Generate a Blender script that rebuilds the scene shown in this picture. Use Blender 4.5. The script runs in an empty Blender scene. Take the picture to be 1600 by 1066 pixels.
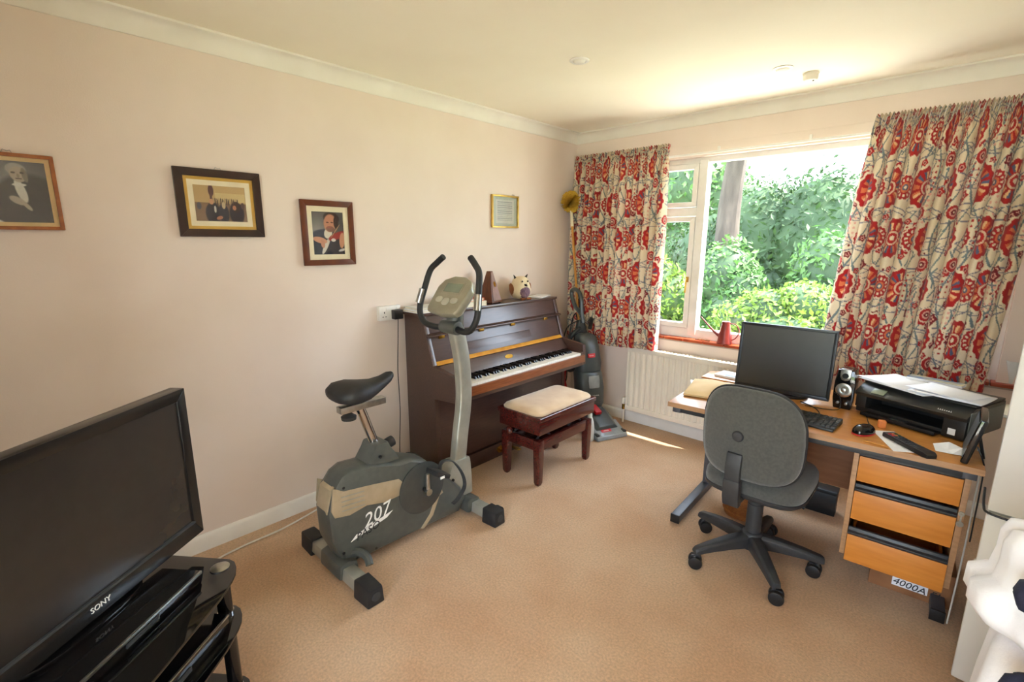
import bpy, bmesh, math, random
import numpy as np
from mathutils import Matrix, Vector
random.seed(7); np.random.seed(7)
PI = math.pi
SC = bpy.context.scene
COL = SC.collection

# ------------------------------------------------------------------ camera
yaw, pitch, roll = math.radians(-42.973), math.radians(-11.672), math.radians(0.173)
cF = Vector((math.sin(yaw)*math.cos(pitch), math.cos(yaw)*math.cos(pitch), math.sin(pitch)))
cR = Vector((math.cos(yaw), -math.sin(yaw), 0)); cU = cR.cross(cF)
cR2 = cR*math.cos(roll) + cU*math.sin(roll); cU2 = cU*math.cos(roll) - cR*math.sin(roll)
cam = bpy.data.cameras.new('camera'); camo = bpy.data.objects.new('camera', cam); COL.objects.link(camo)
cam.sensor_width = 36; cam.lens = 756.55*36/1600; cam.clip_start = .02; cam.clip_end = 200
camo.matrix_world = Matrix(((cR2.x, cU2.x, -cF.x, 2.568), (cR2.y, cU2.y, -cF.y, -3.56), (cR2.z, cU2.z, -cF.z, 1.5), (0, 0, 0, 1)))
SC.camera = camo

# ------------------------------------------------------------------ sky, sun, exposure
world = bpy.data.worlds.new('world'); SC.world = world; world.use_nodes = True
wn = world.node_tree; wbg = wn.nodes['Background']
wbg.inputs['Color'].default_value = (.71, .845, 1.0, 1); wbg.inputs['Strength'].default_value = 3.2
sun = bpy.data.lights.new('sun', 'SUN'); suno = bpy.data.objects.new('sun', sun); COL.objects.link(suno)
sun.energy = 9.0; sun.angle = math.radians(.6); sun.color = (1, .95, .86)
suno.rotation_euler = Vector((-.52, -.176, -.84)).to_track_quat('-Z', 'Y').to_euler()
suno.location = (5, 3, 8)
def portal(name, loc, rot, sx, sy):
    l = bpy.data.lights.new(name, 'AREA'); o = bpy.data.objects.new(name, l); COL.objects.link(o)
    l.shape = 'RECTANGLE'; l.size = sx; l.size_y = sy; l.cycles.is_portal = True
    o.location = loc; o.rotation_euler = rot
portal('window_portal', (1.555, .17, 1.44), (-PI/2, 0, 0), 2.44, 1.36)
portal('fill_door_portal', (2.6, -5.17, 1.08), (PI/2, 0, 0), 1.4, 2.1)  # sampling aid for the fill-light door added behind the camera
SC.view_settings.view_transform = 'Standard'; SC.view_settings.look = 'None'
SC.view_settings.gamma = 1; SC.view_settings.use_curve_mapping = False
SC.view_settings.exposure = 2.05
SC.cycles.use_denoising = True
SC.cycles.max_bounces = 10; SC.cycles.diffuse_bounces = 6; SC.cycles.transparent_max_bounces = 12
SC.cycles.sample_clamp_indirect = 8

# ------------------------------------------------------------------ materials
def lin(c):
    if isinstance(c, str):
        c = c.lstrip('#'); c = tuple(int(c[i:i+2], 16)/255 for i in (0, 2, 4))
    return tuple(x/12.92 if x <= .04045 else ((x+.055)/1.055)**2.4 for x in c)
MATS = {}
def mat(name, col, rough=.5, metal=0, col2=None, scale=20, stretch=(1, 1, 1), bump=0, bscale=None, spec=.5, coat=0,
        emit=0, trans=0, detail=3, sheen=0, vcol=False):
    if name in MATS: return MATS[name]
    m = bpy.data.materials.new(name); m.use_nodes = True; MATS[name] = m
    nt = m.node_tree; b = nt.nodes['Principled BSDF']; N = nt.nodes; L = nt.links
    c = lin(col)
    b.inputs['Base Color'].default_value = (*c, 1); b.inputs['Roughness'].default_value = rough
    b.inputs['Metallic'].default_value = metal; b.inputs['Specular IOR Level'].default_value = spec
    b.inputs['Coat Weight'].default_value = coat; b.inputs['Coat Roughness'].default_value = .25 if name.startswith('piano') else .08
    b.inputs['Sheen Weight'].default_value = sheen
    tc = N.new('ShaderNodeTexCoord'); mp = N.new('ShaderNodeMapping'); mp.inputs['Scale'].default_value = stretch
    L.new(tc.outputs['Object'], mp.inputs['Vector'])
    no = N.new('ShaderNodeTexNoise'); no.inputs['Scale'].default_value = scale; no.inputs['Detail'].default_value = detail
    L.new(mp.outputs['Vector'], no.inputs['Vector'])
    c2 = lin(col2) if col2 else tuple(x*.93 for x in c)
    if vcol:
        at = N.new('ShaderNodeVertexColor'); at.layer_name = 'Col'; src = at.outputs['Color']
        hs = N.new('ShaderNodeMixRGB'); hs.blend_type = 'MULTIPLY'; hs.inputs[0].default_value = .25
        L.new(src, hs.inputs[1]); L.new(no.outputs['Fac'], hs.inputs[2]); L.new(hs.outputs[0], b.inputs['Base Color'])
    else:
        mx = N.new('ShaderNodeMixRGB'); mx.inputs[1].default_value = (*c, 1); mx.inputs[2].default_value = (*c2, 1)
        rp = N.new('ShaderNodeMapRange'); rp.inputs[1].default_value = .35; rp.inputs[2].default_value = .65
        L.new(no.outputs['Fac'], rp.inputs[0]); L.new(rp.outputs[0], mx.inputs[0]); L.new(mx.outputs[0], b.inputs['Base Color'])
    if name == 'carpet':
        n3 = N.new('ShaderNodeTexNoise'); n3.inputs['Scale'].default_value = 110; n3.inputs['Detail'].default_value = 3; L.new(tc.outputs['Object'], n3.inputs['Vector'])
        r3 = N.new('ShaderNodeMapRange'); r3.inputs[1].default_value = .3; r3.inputs[2].default_value = .7; r3.inputs[3].default_value = .80; r3.inputs[4].default_value = 1.12; L.new(n3.outputs['Fac'], r3.inputs[0])
        m3 = N.new('ShaderNodeMixRGB'); m3.blend_type = 'MULTIPLY'; m3.inputs[0].default_value = 1; L.new(mx.outputs[0], m3.inputs[1]); L.new(r3.outputs[0], m3.inputs[2]); L.new(m3.outputs[0], b.inputs['Base Color'])
    if bump:
        n2 = N.new('ShaderNodeTexNoise'); n2.inputs['Scale'].default_value = bscale or scale; n2.inputs['Detail'].default_value = 4
        L.new(mp.outputs['Vector'], n2.inputs['Vector'])
        bp = N.new('ShaderNodeBump'); bp.inputs['Strength'].default_value = bump; bp.inputs['Distance'].default_value = .004
        L.new(n2.outputs['Fac'], bp.inputs['Height']); L.new(bp.outputs['Normal'], b.inputs['Normal'])
    if trans:
        tl = N.new('ShaderNodeBsdfTranslucent'); ms = N.new('ShaderNodeMixShader'); ms.inputs[0].default_value = trans
        if vcol: L.new(hs.outputs[0], tl.inputs['Color'])
        else: L.new(mx.outputs[0], tl.inputs['Color'])
        L.new(b.outputs[0], ms.inputs[1]); L.new(tl.outputs[0], ms.inputs[2]); L.new(ms.outputs[0], N['Material Output'].inputs['Surface'])
    return m
def pane_mat(name, tint=(1, 1, 1), refl=.06, rough=.02):
    m = bpy.data.materials.new(name); m.use_nodes = True; nt = m.node_tree; N = nt.nodes; L = nt.links
    N.remove(N['Principled BSDF'])
    t = N.new('ShaderNodeBsdfTransparent'); t.inputs[0].default_value = (*tint, 1)
    g = N.new('ShaderNodeBsdfGlossy'); g.inputs['Roughness'].default_value = rough
    lf = N.new('ShaderNodeLayerWeight'); pw = N.new('ShaderNodeMath'); pw.operation = 'POWER'; pw.inputs[1].default_value = 4
    L.new(lf.outputs['Facing'], pw.inputs[0]); lw = N.new('ShaderNodeMath'); lw.operation = 'MULTIPLY_ADD'; lw.inputs[1].default_value = .7; lw.inputs[2].default_value = refl*.5
    L.new(pw.outputs[0], lw.inputs[0])
    no = N.new('ShaderNodeTexNoise'); no.inputs['Scale'].default_value = 3
    mr = N.new('ShaderNodeMapRange'); mr.inputs[3].default_value = rough; mr.inputs[4].default_value = rough+.02
    L.new(no.outputs['Fac'], mr.inputs[0]); L.new(mr.outputs[0], g.inputs['Roughness'])
    x = N.new('ShaderNodeMixShader'); L.new(lw.outputs[0], x.inputs[0]); L.new(t.outputs[0], x.inputs[1]); L.new(g.outputs[0], x.inputs[2])
    L.new(x.outputs[0], N['Material Output'].inputs['Surface']); MATS[name] = m
    return m
M = lambda n: MATS[n]
mat('wall', '#e8dacf', .85, col2='#e4d5c9', scale=3, bump=.12, bscale=180)
mat('ceiling', '#f4eedd', .9, col2='#f1ead8', scale=2, bump=.08, bscale=120)
mat('cornice', '#eeebe2', .8, col2='#e8e4da', scale=5)
mat('white_paint', '#f1efe9', .35, col2='#e9e6df', scale=6)
mat('carpet', '#d9b692', .95, col2='#cda27b', scale=2.6, bump=1.0, bscale=420, sheen=.3, detail=8)
mat('frame_white', '#f4f3ef', .3, col2='#eceae4', scale=9)
mat('tile', '#b4532d', .3, col2='#9c4122', scale=14, bump=.1, bscale=60)
mat('tile_dull', '#a5482c', .3, col2='#92391f', scale=14)
mat('grout', '#b7a999', .9)
mat('radiator', '#f0e9dc', .35, col2='#ebe3d5', scale=6)
mat('brass', '#caa24a', .25, 1, col2='#b98d38')
mat('chrome', '#cfcfcf', .12, 1)
mat('steel', '#b9b9b4', .3, 1, col2='#a5a5a0', scale=40)
mat('piano_wood', '#4b3229', .42, col2='#412a22', scale=10, stretch=(14, 1, 14), bump=.06, bscale=20, coat=.6)
mat('piano_slip', '#8a4e2a', .32, col2='#733d1f', scale=10, stretch=(14, 1, 14), coat=.2)
mat('felt_gold', '#d79a2e', .5, col2='#c9861f')
mat('ivory', '#f3f0e8', .2); mat('ebony', '#141416', .3)
mat('stool_wood', '#54201a', .22, col2='#3f1411', scale=12, stretch=(10, 1, 10), coat=.5)
mat('stool_velvet', '#d9bf9c', .85, col2='#c9a985', scale=7, sheen=.5, bump=.2, bscale=200)
mat('bike_dark', '#51544f', .36, col2='#4a4d49', scale=30, bump=.05, bscale=300)
mat('bike_disc', '#434542', .26, col2='#3e403e', scale=30)
mat('bike_champagne', '#b9ab90', .35, .35, col2='#b0a185', scale=20)
mat('bike_silver', '#a9aaa0', .33, .45, col2='#a0a197', scale=20)
mat('bike_console', '#a5a08c', .35, .4, col2='#9b9682', scale=20)
mat('black_plastic', '#1d1d1e', .4, col2='#191919', scale=30)
mat('black_rubber', '#262627', .6, col2='#1f1f20', scale=40, bump=.1, bscale=300)
mat('dark_grey', '#3b3d3f', .5, col2='#343638', scale=30)
mat('lcd', '#7d8672', .25, col2='#757e6b')
mat('button', '#b7b2a0', .4)
mat('white_print', '#f0f0ec', .5)
mat('gloss_black', '#0b0b0c', .08, col2='#0d0d0e', spec=.6)
mat('tv_screen', '#2b2826', .22, col2='#2d2a28', spec=.5)
mat('tv_bezel', '#161616', .22, col2='#1a1a1a')
mat('black_glass', '#0a0a0b', .04, spec=.7)
mat('glass_edge', '#9fb3ae', .15, .3)
mat('desk_wood', '#c98d4a', .3, col2='#bd7f3d', scale=6, stretch=(1, 9, 9), bump=.03, bscale=20, coat=.15)
mat('desk_edge', '#b48a63', .5, col2='#a67d58', scale=10, stretch=(1, 9, 9))
mat('drawer_wood', '#d18636', .4, col2='#c67a2c', scale=6, stretch=(1, 9, 9))
mat('desk_metal', '#55585f', .4, .2, col2='#4e5158', scale=30)
mat('desk_rail', '#33363a', .4)
mat('modesty', '#8c5c3c', .5, col2='#825334', scale=6, stretch=(1, 9, 9))
mat('chair_fabric', '#545552', .92, col2='#4a4b49', scale=90, bump=.4, bscale=600, sheen=.4)
mat('chair_plastic', '#37383a', .5, col2='#313234', scale=40, bump=.08, bscale=400)
mat('paper', '#f2f2f4', .8, col2='#ededf0', scale=8)
mat('envelope', '#d9b984', .8, col2='#cfae78', scale=9)
mat('cardboard', '#9a6a44', .85, col2='#8b5d3a', scale=12)
mat('ink', '#222226', .7)
mat('monitor', '#17181a', .35, col2='#1b1c1e'); mat('monitor_screen', '#40413f', .38, col2='#3e3f3d')
mat('printer', '#1f1f1d', .38, col2='#242422', scale=20); mat('printer_side', '#656862', .5)
mat('magazine', '#3f6ea6', .4, col2='#d7cfa4', scale=14)
mat('orange_plastic', '#e0813f', .5)
mat('fridge', '#dad8d2', .3, col2='#d5d3cc', scale=5)
mat('fridge_seal', '#a8a89e', .6)
mat('linen', '#f1eff0', .85, col2='#eae7e9', scale=9, bump=.25, bscale=90)
mat('navy', '#20233a', .85, col2='#1a1d30', scale=40, bump=.2, bscale=300)
mat('pink_cloth', '#c78c9f', .85)
mat('wicker', '#a8672c', .7, col2='#8a4f1f', scale=60, stretch=(1, 1, 4), bump=.8, bscale=120)
mat('red_metal', '#8c3128', .4, col2='#7c271f', scale=15)
mat('duster', '#d8b23f', .9, col2='#c49b2c', scale=60, bump=1, bscale=200)
mat('cane', '#c78a3c', .5, col2='#b77a30')
mat('vac_grey', '#484e4e', .3, col2='#424848', scale=20); mat('vac_dark', '#26292a', .4)
mat('vac_red', '#c0202a', .35); mat('vac_clear', '#8e9497', .12, col2='#858b8e', spec=.6)
mat('bottle_white', '#e3e8e6', .4)
mat('metro_wood', '#6a3a20', .35, col2='#552c18', scale=10, stretch=(8, 8, 1)); mat('metro_front', '#9c7f78', .35, col2='#8d7069')
mat('owl_cream', '#e2d2b2', .9, col2='#dbc9a6', bump=.3, bscale=300); mat('owl_brown', '#935a35', .9, bump=.3, bscale=300)
mat('owl_plaid', '#93757f', .9, col2='#5f4a5c', scale=40, stretch=(1, 3, 1)); mat('owl_dark', '#2f211b', .8)
mat('book_white', '#ece4cf', .7); mat('book_red', '#c25a34', .6); mat('book_grey', '#d9dad6', .6)
mat('socket', '#efece4', .35); mat('cable_white', '#e5ded0', .5); mat('cable_black', '#1a1a1b', .5); mat('cable_yellow', '#c9b14d', .5)
mat('frame_orange', '#a3602a', .35, col2='#8e4f20', scale=16, stretch=(1, 3, 3)); mat('frame_dark', '#2b1813', .35, col2='#351f18', scale=14)
mat('frame_brown', '#6c3414', .35, col2='#5a280e', scale=14); mat('frame_gold', '#b9923f', .35, .6, col2='#cfa954', scale=20)
mat('mount_gold', '#d4ac4c', .4, .4); mat('mount_cream', '#eadfc0', .8); mat('mount_tan', '#dcc08a', .8)
mat('print_photo', '#ffffff', .25, vcol=True, scale=200)
mat('curtain', '#ffffff', .9, vcol=True, scale=350, bump=.15, bscale=500, trans=.12, sheen=.2)
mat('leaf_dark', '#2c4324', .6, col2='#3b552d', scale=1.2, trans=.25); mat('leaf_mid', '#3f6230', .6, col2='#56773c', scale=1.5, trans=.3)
mat('leaf_lime', '#5f7a2e', .6, col2='#78903a', scale=1.5, trans=.35)
mat('grass', '#7b8f55', .9, col2='#8d9d66', scale=1.0); mat('bark', '#4a4038', .9, col2='#352c26', scale=9, stretch=(1, 1, .25), bump=1, bscale=14)
mat('patio', '#d8d2c4', .9, col2='#cbc4b4', scale=5); mat('brick_out', '#a9785e', .9)
mat('soffit', '#e7e4dc', .8)
pane_mat('pane')
pane_mat('picture_glass')

# ------------------------------------------------------------------ mesh helpers
class MB:
    def __init__(s): s.v = []; s.f = []
    def add(s, v, f):
        n = len(s.v); s.v += [tuple(p) for p in v]; s.f += [tuple(i+n for i in q) for q in f]; return s
    def box(s, x0, x1, y0, y1, z0, z1):
        x0, x1 = sorted((x0, x1)); y0, y1 = sorted((y0, y1)); z0, z1 = sorted((z0, z1))
        return s.add([(x0,y0,z0),(x1,y0,z0),(x1,y1,z0),(x0,y1,z0),(x0,y0,z1),(x1,y0,z1),(x1,y1,z1),(x0,y1,z1)],
                     [(0,3,2,1),(4,5,6,7),(0,1,5,4),(1,2,6,5),(2,3,7,6),(3,0,4,7)])
    def prism(s, poly, axis, a, b):
        """poly: 2D outline in the two other axes (x: (y,z), y: (x,z), z: (x,y)), extruded a..b along axis"""
        n = len(poly); put = {'x': lambda p, t: (t, p[0], p[1]), 'y': lambda p, t: (p[0], t, p[1]), 'z': lambda p, t: (p[0], p[1], t)}[axis]
        v = [put(p, a) for p in poly] + [put(p, b) for p in poly]
        f = [tuple(range(n)), tuple(range(2*n-1, n-1, -1))] + [(i, i+n, (i+1) % n+n, (i+1) % n) for i in range(n)]
        return s.add(v, f)
    def ring(s, x0, x1, z0, z1, w, ya, yb):
        """mitred rectangular frame in the xz plane; w = one width or (left, right, bottom, top)"""
        l, r, b, t = w if isinstance(w, tuple) else (w,)*4
        for poly in ([(x0, z0), (x1, z0), (x1-r, z0+b), (x0+l, z0+b)], [(x1, z0), (x1, z1), (x1-r, z1-t), (x1-r, z0+b)],
                     [(x1, z1), (x0, z1), (x0+l, z1-t), (x1-r, z1-t)], [(x0, z1), (x0, z0), (x0+l, z0+b), (x0+l, z1-t)]):
            s.prism(poly, 'y', ya, yb)
        return s
    def tube(s, pts, r, n=10, cap=True):
        pts = [Vector(p) for p in pts]; k = len(pts); rr = r if isinstance(r, (list, tuple)) else [r]*k
        t0 = (pts[1]-pts[0]).normalized(); up = Vector((0, 0, 1)) if abs(t0.z) < .9 else Vector((1, 0, 0))
        nrm = t0.cross(up).normalized(); v = []; f = []
        for i in range(k):
            t = (pts[min(i+1, k-1)]-pts[max(i-1, 0)]).normalized()
            nrm = (nrm - t*nrm.dot(t)).normalized(); bi = t.cross(nrm)
            for j in range(n):
                a = 2*PI*j/n; v.append(pts[i] + (nrm*math.cos(a)+bi*math.sin(a))*rr[i])
        for i in range(k-1):
            for j in range(n):
                f.append((i*n+j, i*n+(j+1) % n, (i+1)*n+(j+1) % n, (i+1)*n+j))
        if cap: f += [tuple(range(n-1, -1, -1)), tuple(range((k-1)*n, k*n))]
        return s.add(v, f)
    def lathe(s, prof, n=24, c=(0, 0, 0), sx=1, sy=1):
        v = []; f = []; k = len(prof)
        for r, z in prof:
            for j in range(n):
                a = 2*PI*j/n; v.append((c[0]+sx*r*math.cos(a), c[1]+sy*r*math.sin(a), c[2]+z))
        for i in range(k-1):
            for j in range(n): f.append((i*n+j, i*n+(j+1) % n, (i+1)*n+(j+1) % n, (i+1)*n+j))
        f += [tuple(range(n-1, -1, -1)), tuple(range((k-1)*n, k*n))]
        return s.add(v, f)
    def cyl(s, a, b, r, n=20, r2=None): return s.tube([a, b], [r, r if r2 is None else r2], n)
    def loft(s, rings):
        n = len(rings[0]); k = len(rings); v = [p for r in rings for p in r]
        f = [(i*n+j, i*n+(j+1) % n, (i+1)*n+(j+1) % n, (i+1)*n+j) for i in range(k-1) for j in range(n)]
        f += [tuple(range(n-1, -1, -1)), tuple(range((k-1)*n, k*n))]
        return s.add(v, f)
    def ellipsoid(s, c, r, n=16, m=10, rot=None):
        prof = [(max(.02, math.sin(PI*i/m)), -math.cos(PI*i/m)) for i in range(m+1)]
        t = MB().lathe(prof, n); Rm = rot or Matrix.Identity(3)
        return s.add([tuple(Vector(c) + Rm @ Vector((p[0]*r[0], p[1]*r[1], p[2]*r[2]))) for p in t.v], t.f)
    def obox(s, c, ax, ay, az):
        c, ax, ay, az = map(Vector, (c, ax, ay, az)); t = MB().box(-1, 1, -1, 1, -1, 1)
        return s.add([tuple(c+ax*p[0]+ay*p[1]+az*p[2]) for p in t.v], t.f)
    def xf(s, mtx): s.v = [tuple(mtx @ Vector(p)) for p in s.v]; return s

def mesh_from(name, mb, bevel=0, seg=2, smooth=True, ang=35):
    me = bpy.data.meshes.new(name); me.from_pydata(mb.v, [], mb.f); me.validate()
    bm = bmesh.new(); bm.from_mesh(me); bmesh.ops.recalc_face_normals(bm, faces=bm.faces)
    if bevel:
        ed = [e for e in bm.edges if len(e.link_faces) == 2 and e.calc_face_angle(0) > math.radians(30)]
        bmesh.ops.bevel(bm, geom=ed, offset=bevel, segments=seg, affect='EDGES', profile=.6, clamp_overlap=True)
    bm.to_mesh(me); bm.free()
    if smooth:
        me.shade_smooth(); me.set_sharp_from_angle(angle=math.radians(ang))
    return me
FR = {}
def tag(o, label=None, cat=None, group=None, kind=None):
    for k, v in (('label', label), ('category', cat), ('group', group), ('kind', kind)):
        if v: o[k] = v
    return o
def thing(name, label, cat, loc=(0, 0, 0), rz=0, group=None):
    o = bpy.data.objects.new(name, None); COL.objects.link(o); o.empty_display_size = .05
    o.location = loc; o.rotation_euler = (0, 0, rz)
    FR[o.name] = (Matrix.Translation(loc) @ Matrix.Rotation(rz, 4, 'Z'))
    return tag(o, label, cat, group)
def add_obj(name, me, material, parent=None, loc=None):
    o = bpy.data.objects.new(name, me); COL.objects.link(o)
    if material is not None and not me.materials: me.materials.append(MATS[material])
    if parent is not None:
        o.parent = parent
        FR[o.name] = FR.get(parent.name, Matrix.Identity(4))
    if loc: o.location = loc
    return o
def build(name, mb, material, parent=None, bevel=0, seg=2, world=False, smooth=True, label=None, kind=None, ang=35):
    if world and parent is not None:
        mb.xf(FR[parent.name].inverted())
    o = add_obj(name, mesh_from(name, mb, bevel, seg, smooth, ang), material, parent)
    if parent is None: FR[o.name] = Matrix.Identity(4)
    if label: o['label'] = label
    if kind: o['kind'] = kind
    return o
def solo(name, mb, material, label, cat, group=None, bevel=0, origin=None, **k):
    """a thing that is a single mesh, its origin moved to its base"""
    if origin is None:
        a = np.array(mb.v); origin = ((a[:, 0].min()+a[:, 0].max())/2, (a[:, 1].min()+a[:, 1].max())/2, a[:, 2].min())
    mb.xf(Matrix.Translation([-c for c in origin]))
    o = build(name, mb, material, None, bevel, **k); o.location = origin
    FR[o.name] = Matrix.Translation(origin)
    return tag(o, label, cat, group)
def struct(name, mb, material, label=None, **k):
    return tag(build(name, mb, material, **k), label, None, None, 'structure')
def smooth_path(pts, n=8):
    """Catmull-Rom through pts"""
    P = [Vector(p) for p in pts]; out = []
    for i in range(len(P)-1):
        p0, p1, p2, p3 = P[max(i-1, 0)], P[i], P[i+1], P[min(i+2, len(P)-1)]
        for k in range(n):
            t = k/n
            out.append(.5*((2*p1)+(p2-p0)*t+(2*p0-5*p1+4*p2-p3)*t*t+(3*p1-p0-3*p2+p3)*t**3))
    return out+[P[-1]]
def text_mb(s, size, depth=.0006, shear=0):
    cu = bpy.data.curves.new('lettering', 'FONT'); cu.body = s; cu.size = size; cu.extrude = depth; cu.shear = shear
    cu.align_x = 'CENTER'; cu.align_y = 'CENTER'; cu.resolution_u = 3
    o = bpy.data.objects.new('lettering', cu); COL.objects.link(o)
    dg = bpy.context.evaluated_depsgraph_get(); me = bpy.data.meshes.new_from_object(o.evaluated_get(dg))
    mb = MB().add([v.co[:] for v in me.vertices], [tuple(p.vertices) for p in me.polygons])
    bpy.data.objects.remove(o); bpy.data.curves.remove(cu); bpy.data.meshes.remove(me)
    return mb
def strokes_mb(w, h, n=6):
    """a row of short print marks, too small to read"""
    mb = MB(); st = w/n; rg = random.Random(int(w*1e4)+n)
    for i in range(n):
        x = -w/2+i*st; t = h*rg.uniform(.7, 1); mb.box(x, x+st*.62, -t/2, -t/2+h*.3, 0, .0006); mb.box(x, x+st*.22, -t/2+h*.3, t/2, 0, .0006)
    return mb
def frame3(c, ax, ay):
    """matrix that puts local x,y,z on ax, ay, ax×ay at c"""
    ax = Vector(ax).normalized(); ay = Vector(ay).normalized(); az = ax.cross(ay)
    return Matrix(((ax.x, ay.x, az.x, c[0]), (ax.y, ay.y, az.y, c[1]), (ax.z, ay.z, az.z, c[2]), (0, 0, 0, 1)))
def rounded(x0, x1, y0, y1, r, n=5):
    out = []
    for cx, cy, a0 in ((x1-r, y1-r, 0), (x0+r, y1-r, 90), (x0+r, y0+r, 180), (x1-r, y0+r, 270)):
        for i in range(n+1):
            a = math.radians(a0+90*i/n); out.append((cx+r*math.cos(a), cy+r*math.sin(a)))
    return out
def superell(w, h, p=3, n=32, cx=0, cy=0):
    out = []
    for i in range(n):
        a = 2*PI*i/n; c, s_ = math.cos(a), math.sin(a)
        out.append((cx+w*math.copysign(abs(c)**(2/p), c), cy+h*math.copysign(abs(s_)**(2/p), s_)))
    return out
def painted(name, w, h, nx, ny, fn, material, parent, mtx):
    """flat print: a grid of w x h metres whose vertex colours come from fn(u,v) (arrays, srgb)"""
    us = np.linspace(0, 1, nx); vs = np.linspace(0, 1, ny); U, V = np.meshgrid(us, vs)
    col = fn(U, V, w, h)
    verts = [tuple(mtx @ Vector(((u-.5)*w, (v-.5)*h, 0))) for v in vs for u in us]
    faces = [(j*nx+i, j*nx+i+1, (j+1)*nx+i+1, (j+1)*nx+i) for j in range(ny-1) for i in range(nx-1)]
    mb = MB().add(verts, faces); mb.xf(FR[parent.name].inverted())
    me = bpy.data.meshes.new(name); me.from_pydata(mb.v, [], mb.f)
    set_cols(me, col.reshape(-1, 3))
    return add_obj(name, me, material, parent)
def set_cols(me, srgb):
    c = np.clip(srgb, 0, 1); l = np.where(c <= .04045, c/12.92, ((c+.055)/1.055)**2.4)
    at = me.color_attributes.new('Col', 'FLOAT_COLOR', 'POINT')
    at.data.foreach_set('color', np.concatenate([l, np.ones((len(l), 1))], 1).astype(np.float32).ravel())

# ================================================================== THE SETTING
RX, RY, RZ = 3.45, -5.0, 2.38
WX0, WX1, WZ0, WZ1 = .35, 2.76, .755, 2.09
T = .15
struct('floor', MB().box(-T, RX+T, RY-T, T, -.12, 0), 'carpet', 'beige pile carpet with a slightly mottled surface', smooth=False)
struct('ceiling', MB().box(-T, RX+T, RY-T, T, RZ, RZ+.12), 'ceiling', smooth=False)
struct('wall_left', MB().box(-T, 0, RY-T, T, 0, RZ), 'wall', 'plain cream wall hung with four framed pictures', smooth=False)
struct('wall_right', MB().box(RX, RX+T, RY-T, T, 0, RZ), 'wall', smooth=False)
wb = MB().box(0, WX0, 0, T, 0, RZ).box(WX1, RX, 0, T, 0, RZ).box(WX0, WX1, 0, T, 0, WZ0).box(WX0, WX1, 0, T, WZ1, RZ)
struct('wall_back', wb, 'wall', 'cream wall around the wide garden window', smooth=False)
DX0, DX1, DZ1 = 1.90, 3.30, 2.13
wn_ = MB().box(0, DX0, RY-T, RY, 0, RZ).box(DX1, RX, RY-T, RY, 0, RZ).box(DX0, DX1, RY-T, RY, DZ1, RZ)
struct('wall_near', wn_, 'wall', smooth=False)
struct('added_shade_wall', MB().box(1.28, 1.38, RY, -4.05, 0, RZ), 'wall', smooth=False)  # unseen wall added to keep fill light off the left wall's near end
# cornice: concave profile with fillets at both edges
cov = [(0, 0), (.006, 0), (.010, .006)] + [(.010+.046*(1-math.cos(a)), .006+.062*math.sin(a)) for a in [PI/2*i/6 for i in range(1, 7)]] + [(.062, .071), (.062, .08), (0, .08)]
zc = RZ-.08
struct('trim_1', MB().prism([(p[0], zc+p[1]) for p in cov], 'y', RY, 0), 'cornice', 'white coved cornice along the left wall', ang=50)
struct('trim_2', MB().prism([(-p[0], zc+p[1]) for p in cov], 'x', 0, RX), 'cornice', 'white coved cornice above the window', ang=50)
struct('trim_3', MB().prism([(RX-p[0], zc+p[1]) for p in cov], 'y', RY, 0), 'cornice', ang=50)
struct('trim_4', MB().prism([(RY+p[0], zc+p[1]) for p in cov], 'x', 0, RX), 'cornice', ang=50)
bb = [(0, 0), (.016, 0), (.016, .068), (.010, .080), (.006, .085), (0, .085)]
struct('baseboard_left', MB().prism(bb, 'y', RY, 0), 'white_paint', 'white skirting board along the left wall')
struct('baseboard_back', MB().prism([(-p[0], p[1]) for p in bb], 'x', 0, RX), 'white_paint', 'pale skirting board under the radiator')
struct('baseboard_right', MB().prism([(RX-p[0], p[1]) for p in bb], 'y', RY, 0), 'white_paint')
struct('trim_5', MB().box(.04, 2.95, -.022, 0, 2.112, 2.168), 'wall', 'painted batten board above the window', bevel=.003)

# window_1: outer frame, mullions, casements, panes
win = tag(bpy.data.objects.new('window_1', None), None, None, None, 'structure'); COL.objects.link(win); win['label'] = 'white framed window with a wide pane and side casement'
win.location = (1.55, .09, .8); FR['window_1'] = Matrix.Translation(win.location)
fy0, fy1 = .05, .12
fr = MB().ring(WX0, WX1, WZ0, WZ1, (.05, .06, .09, .035), fy0, fy1)
build('window_frame', fr, 'frame_white', win, .002, world=True)
build('mullion', MB().box(1.055, 1.115, fy0-.01, fy1, .8, 2.07), 'frame_white', win, .005, world=True)
build('mullion', MB().box(2.30, 2.36, fy0-.01, fy1, .8, 2.07), 'frame_white', win, .005, world=True)
for xa, xb in ((.40, 1.055), (2.36, 2.70)):
    build('transom', MB().box(xa, xb, fy0, fy1, 1.685, 1.745), 'frame_white', win, .004, world=True)
    for za, zb in ((.845, 1.685), (1.745, 2.055)):
        w_ = .036
        sash = MB().ring(xa+.004, xb-.004, za+.004, zb-.004, w_, .035, .085)
        so = build('casement' if za < 1 else 'fanlight', sash, 'frame_white', win, .002, world=True)
        build('pane', MB().box(xa+w_, xb-w_, .058, .062, za+w_, zb-w_), 'pane', so, world=True)
        if za < 1:
            h = MB().box(xb-.034 if xa < 1 else xa+.012, xb-.016 if xa < 1 else xa+.03, .018, .036, 1.20, 1.24).tube([(xb-.025 if xa < 1 else xa+.02, .02, 1.23), (xb-.025 if xa < 1 else xa+.02, .008, 1.21), (xb-.027 if xa < 1 else xa+.022, .006, 1.12)], .006)
            build('handle', h, 'brass', so, .002, world=True)
build('pane', MB().box(1.115, 2.30, .084, .088, .845, 2.055), 'pane', win, world=True)

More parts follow.
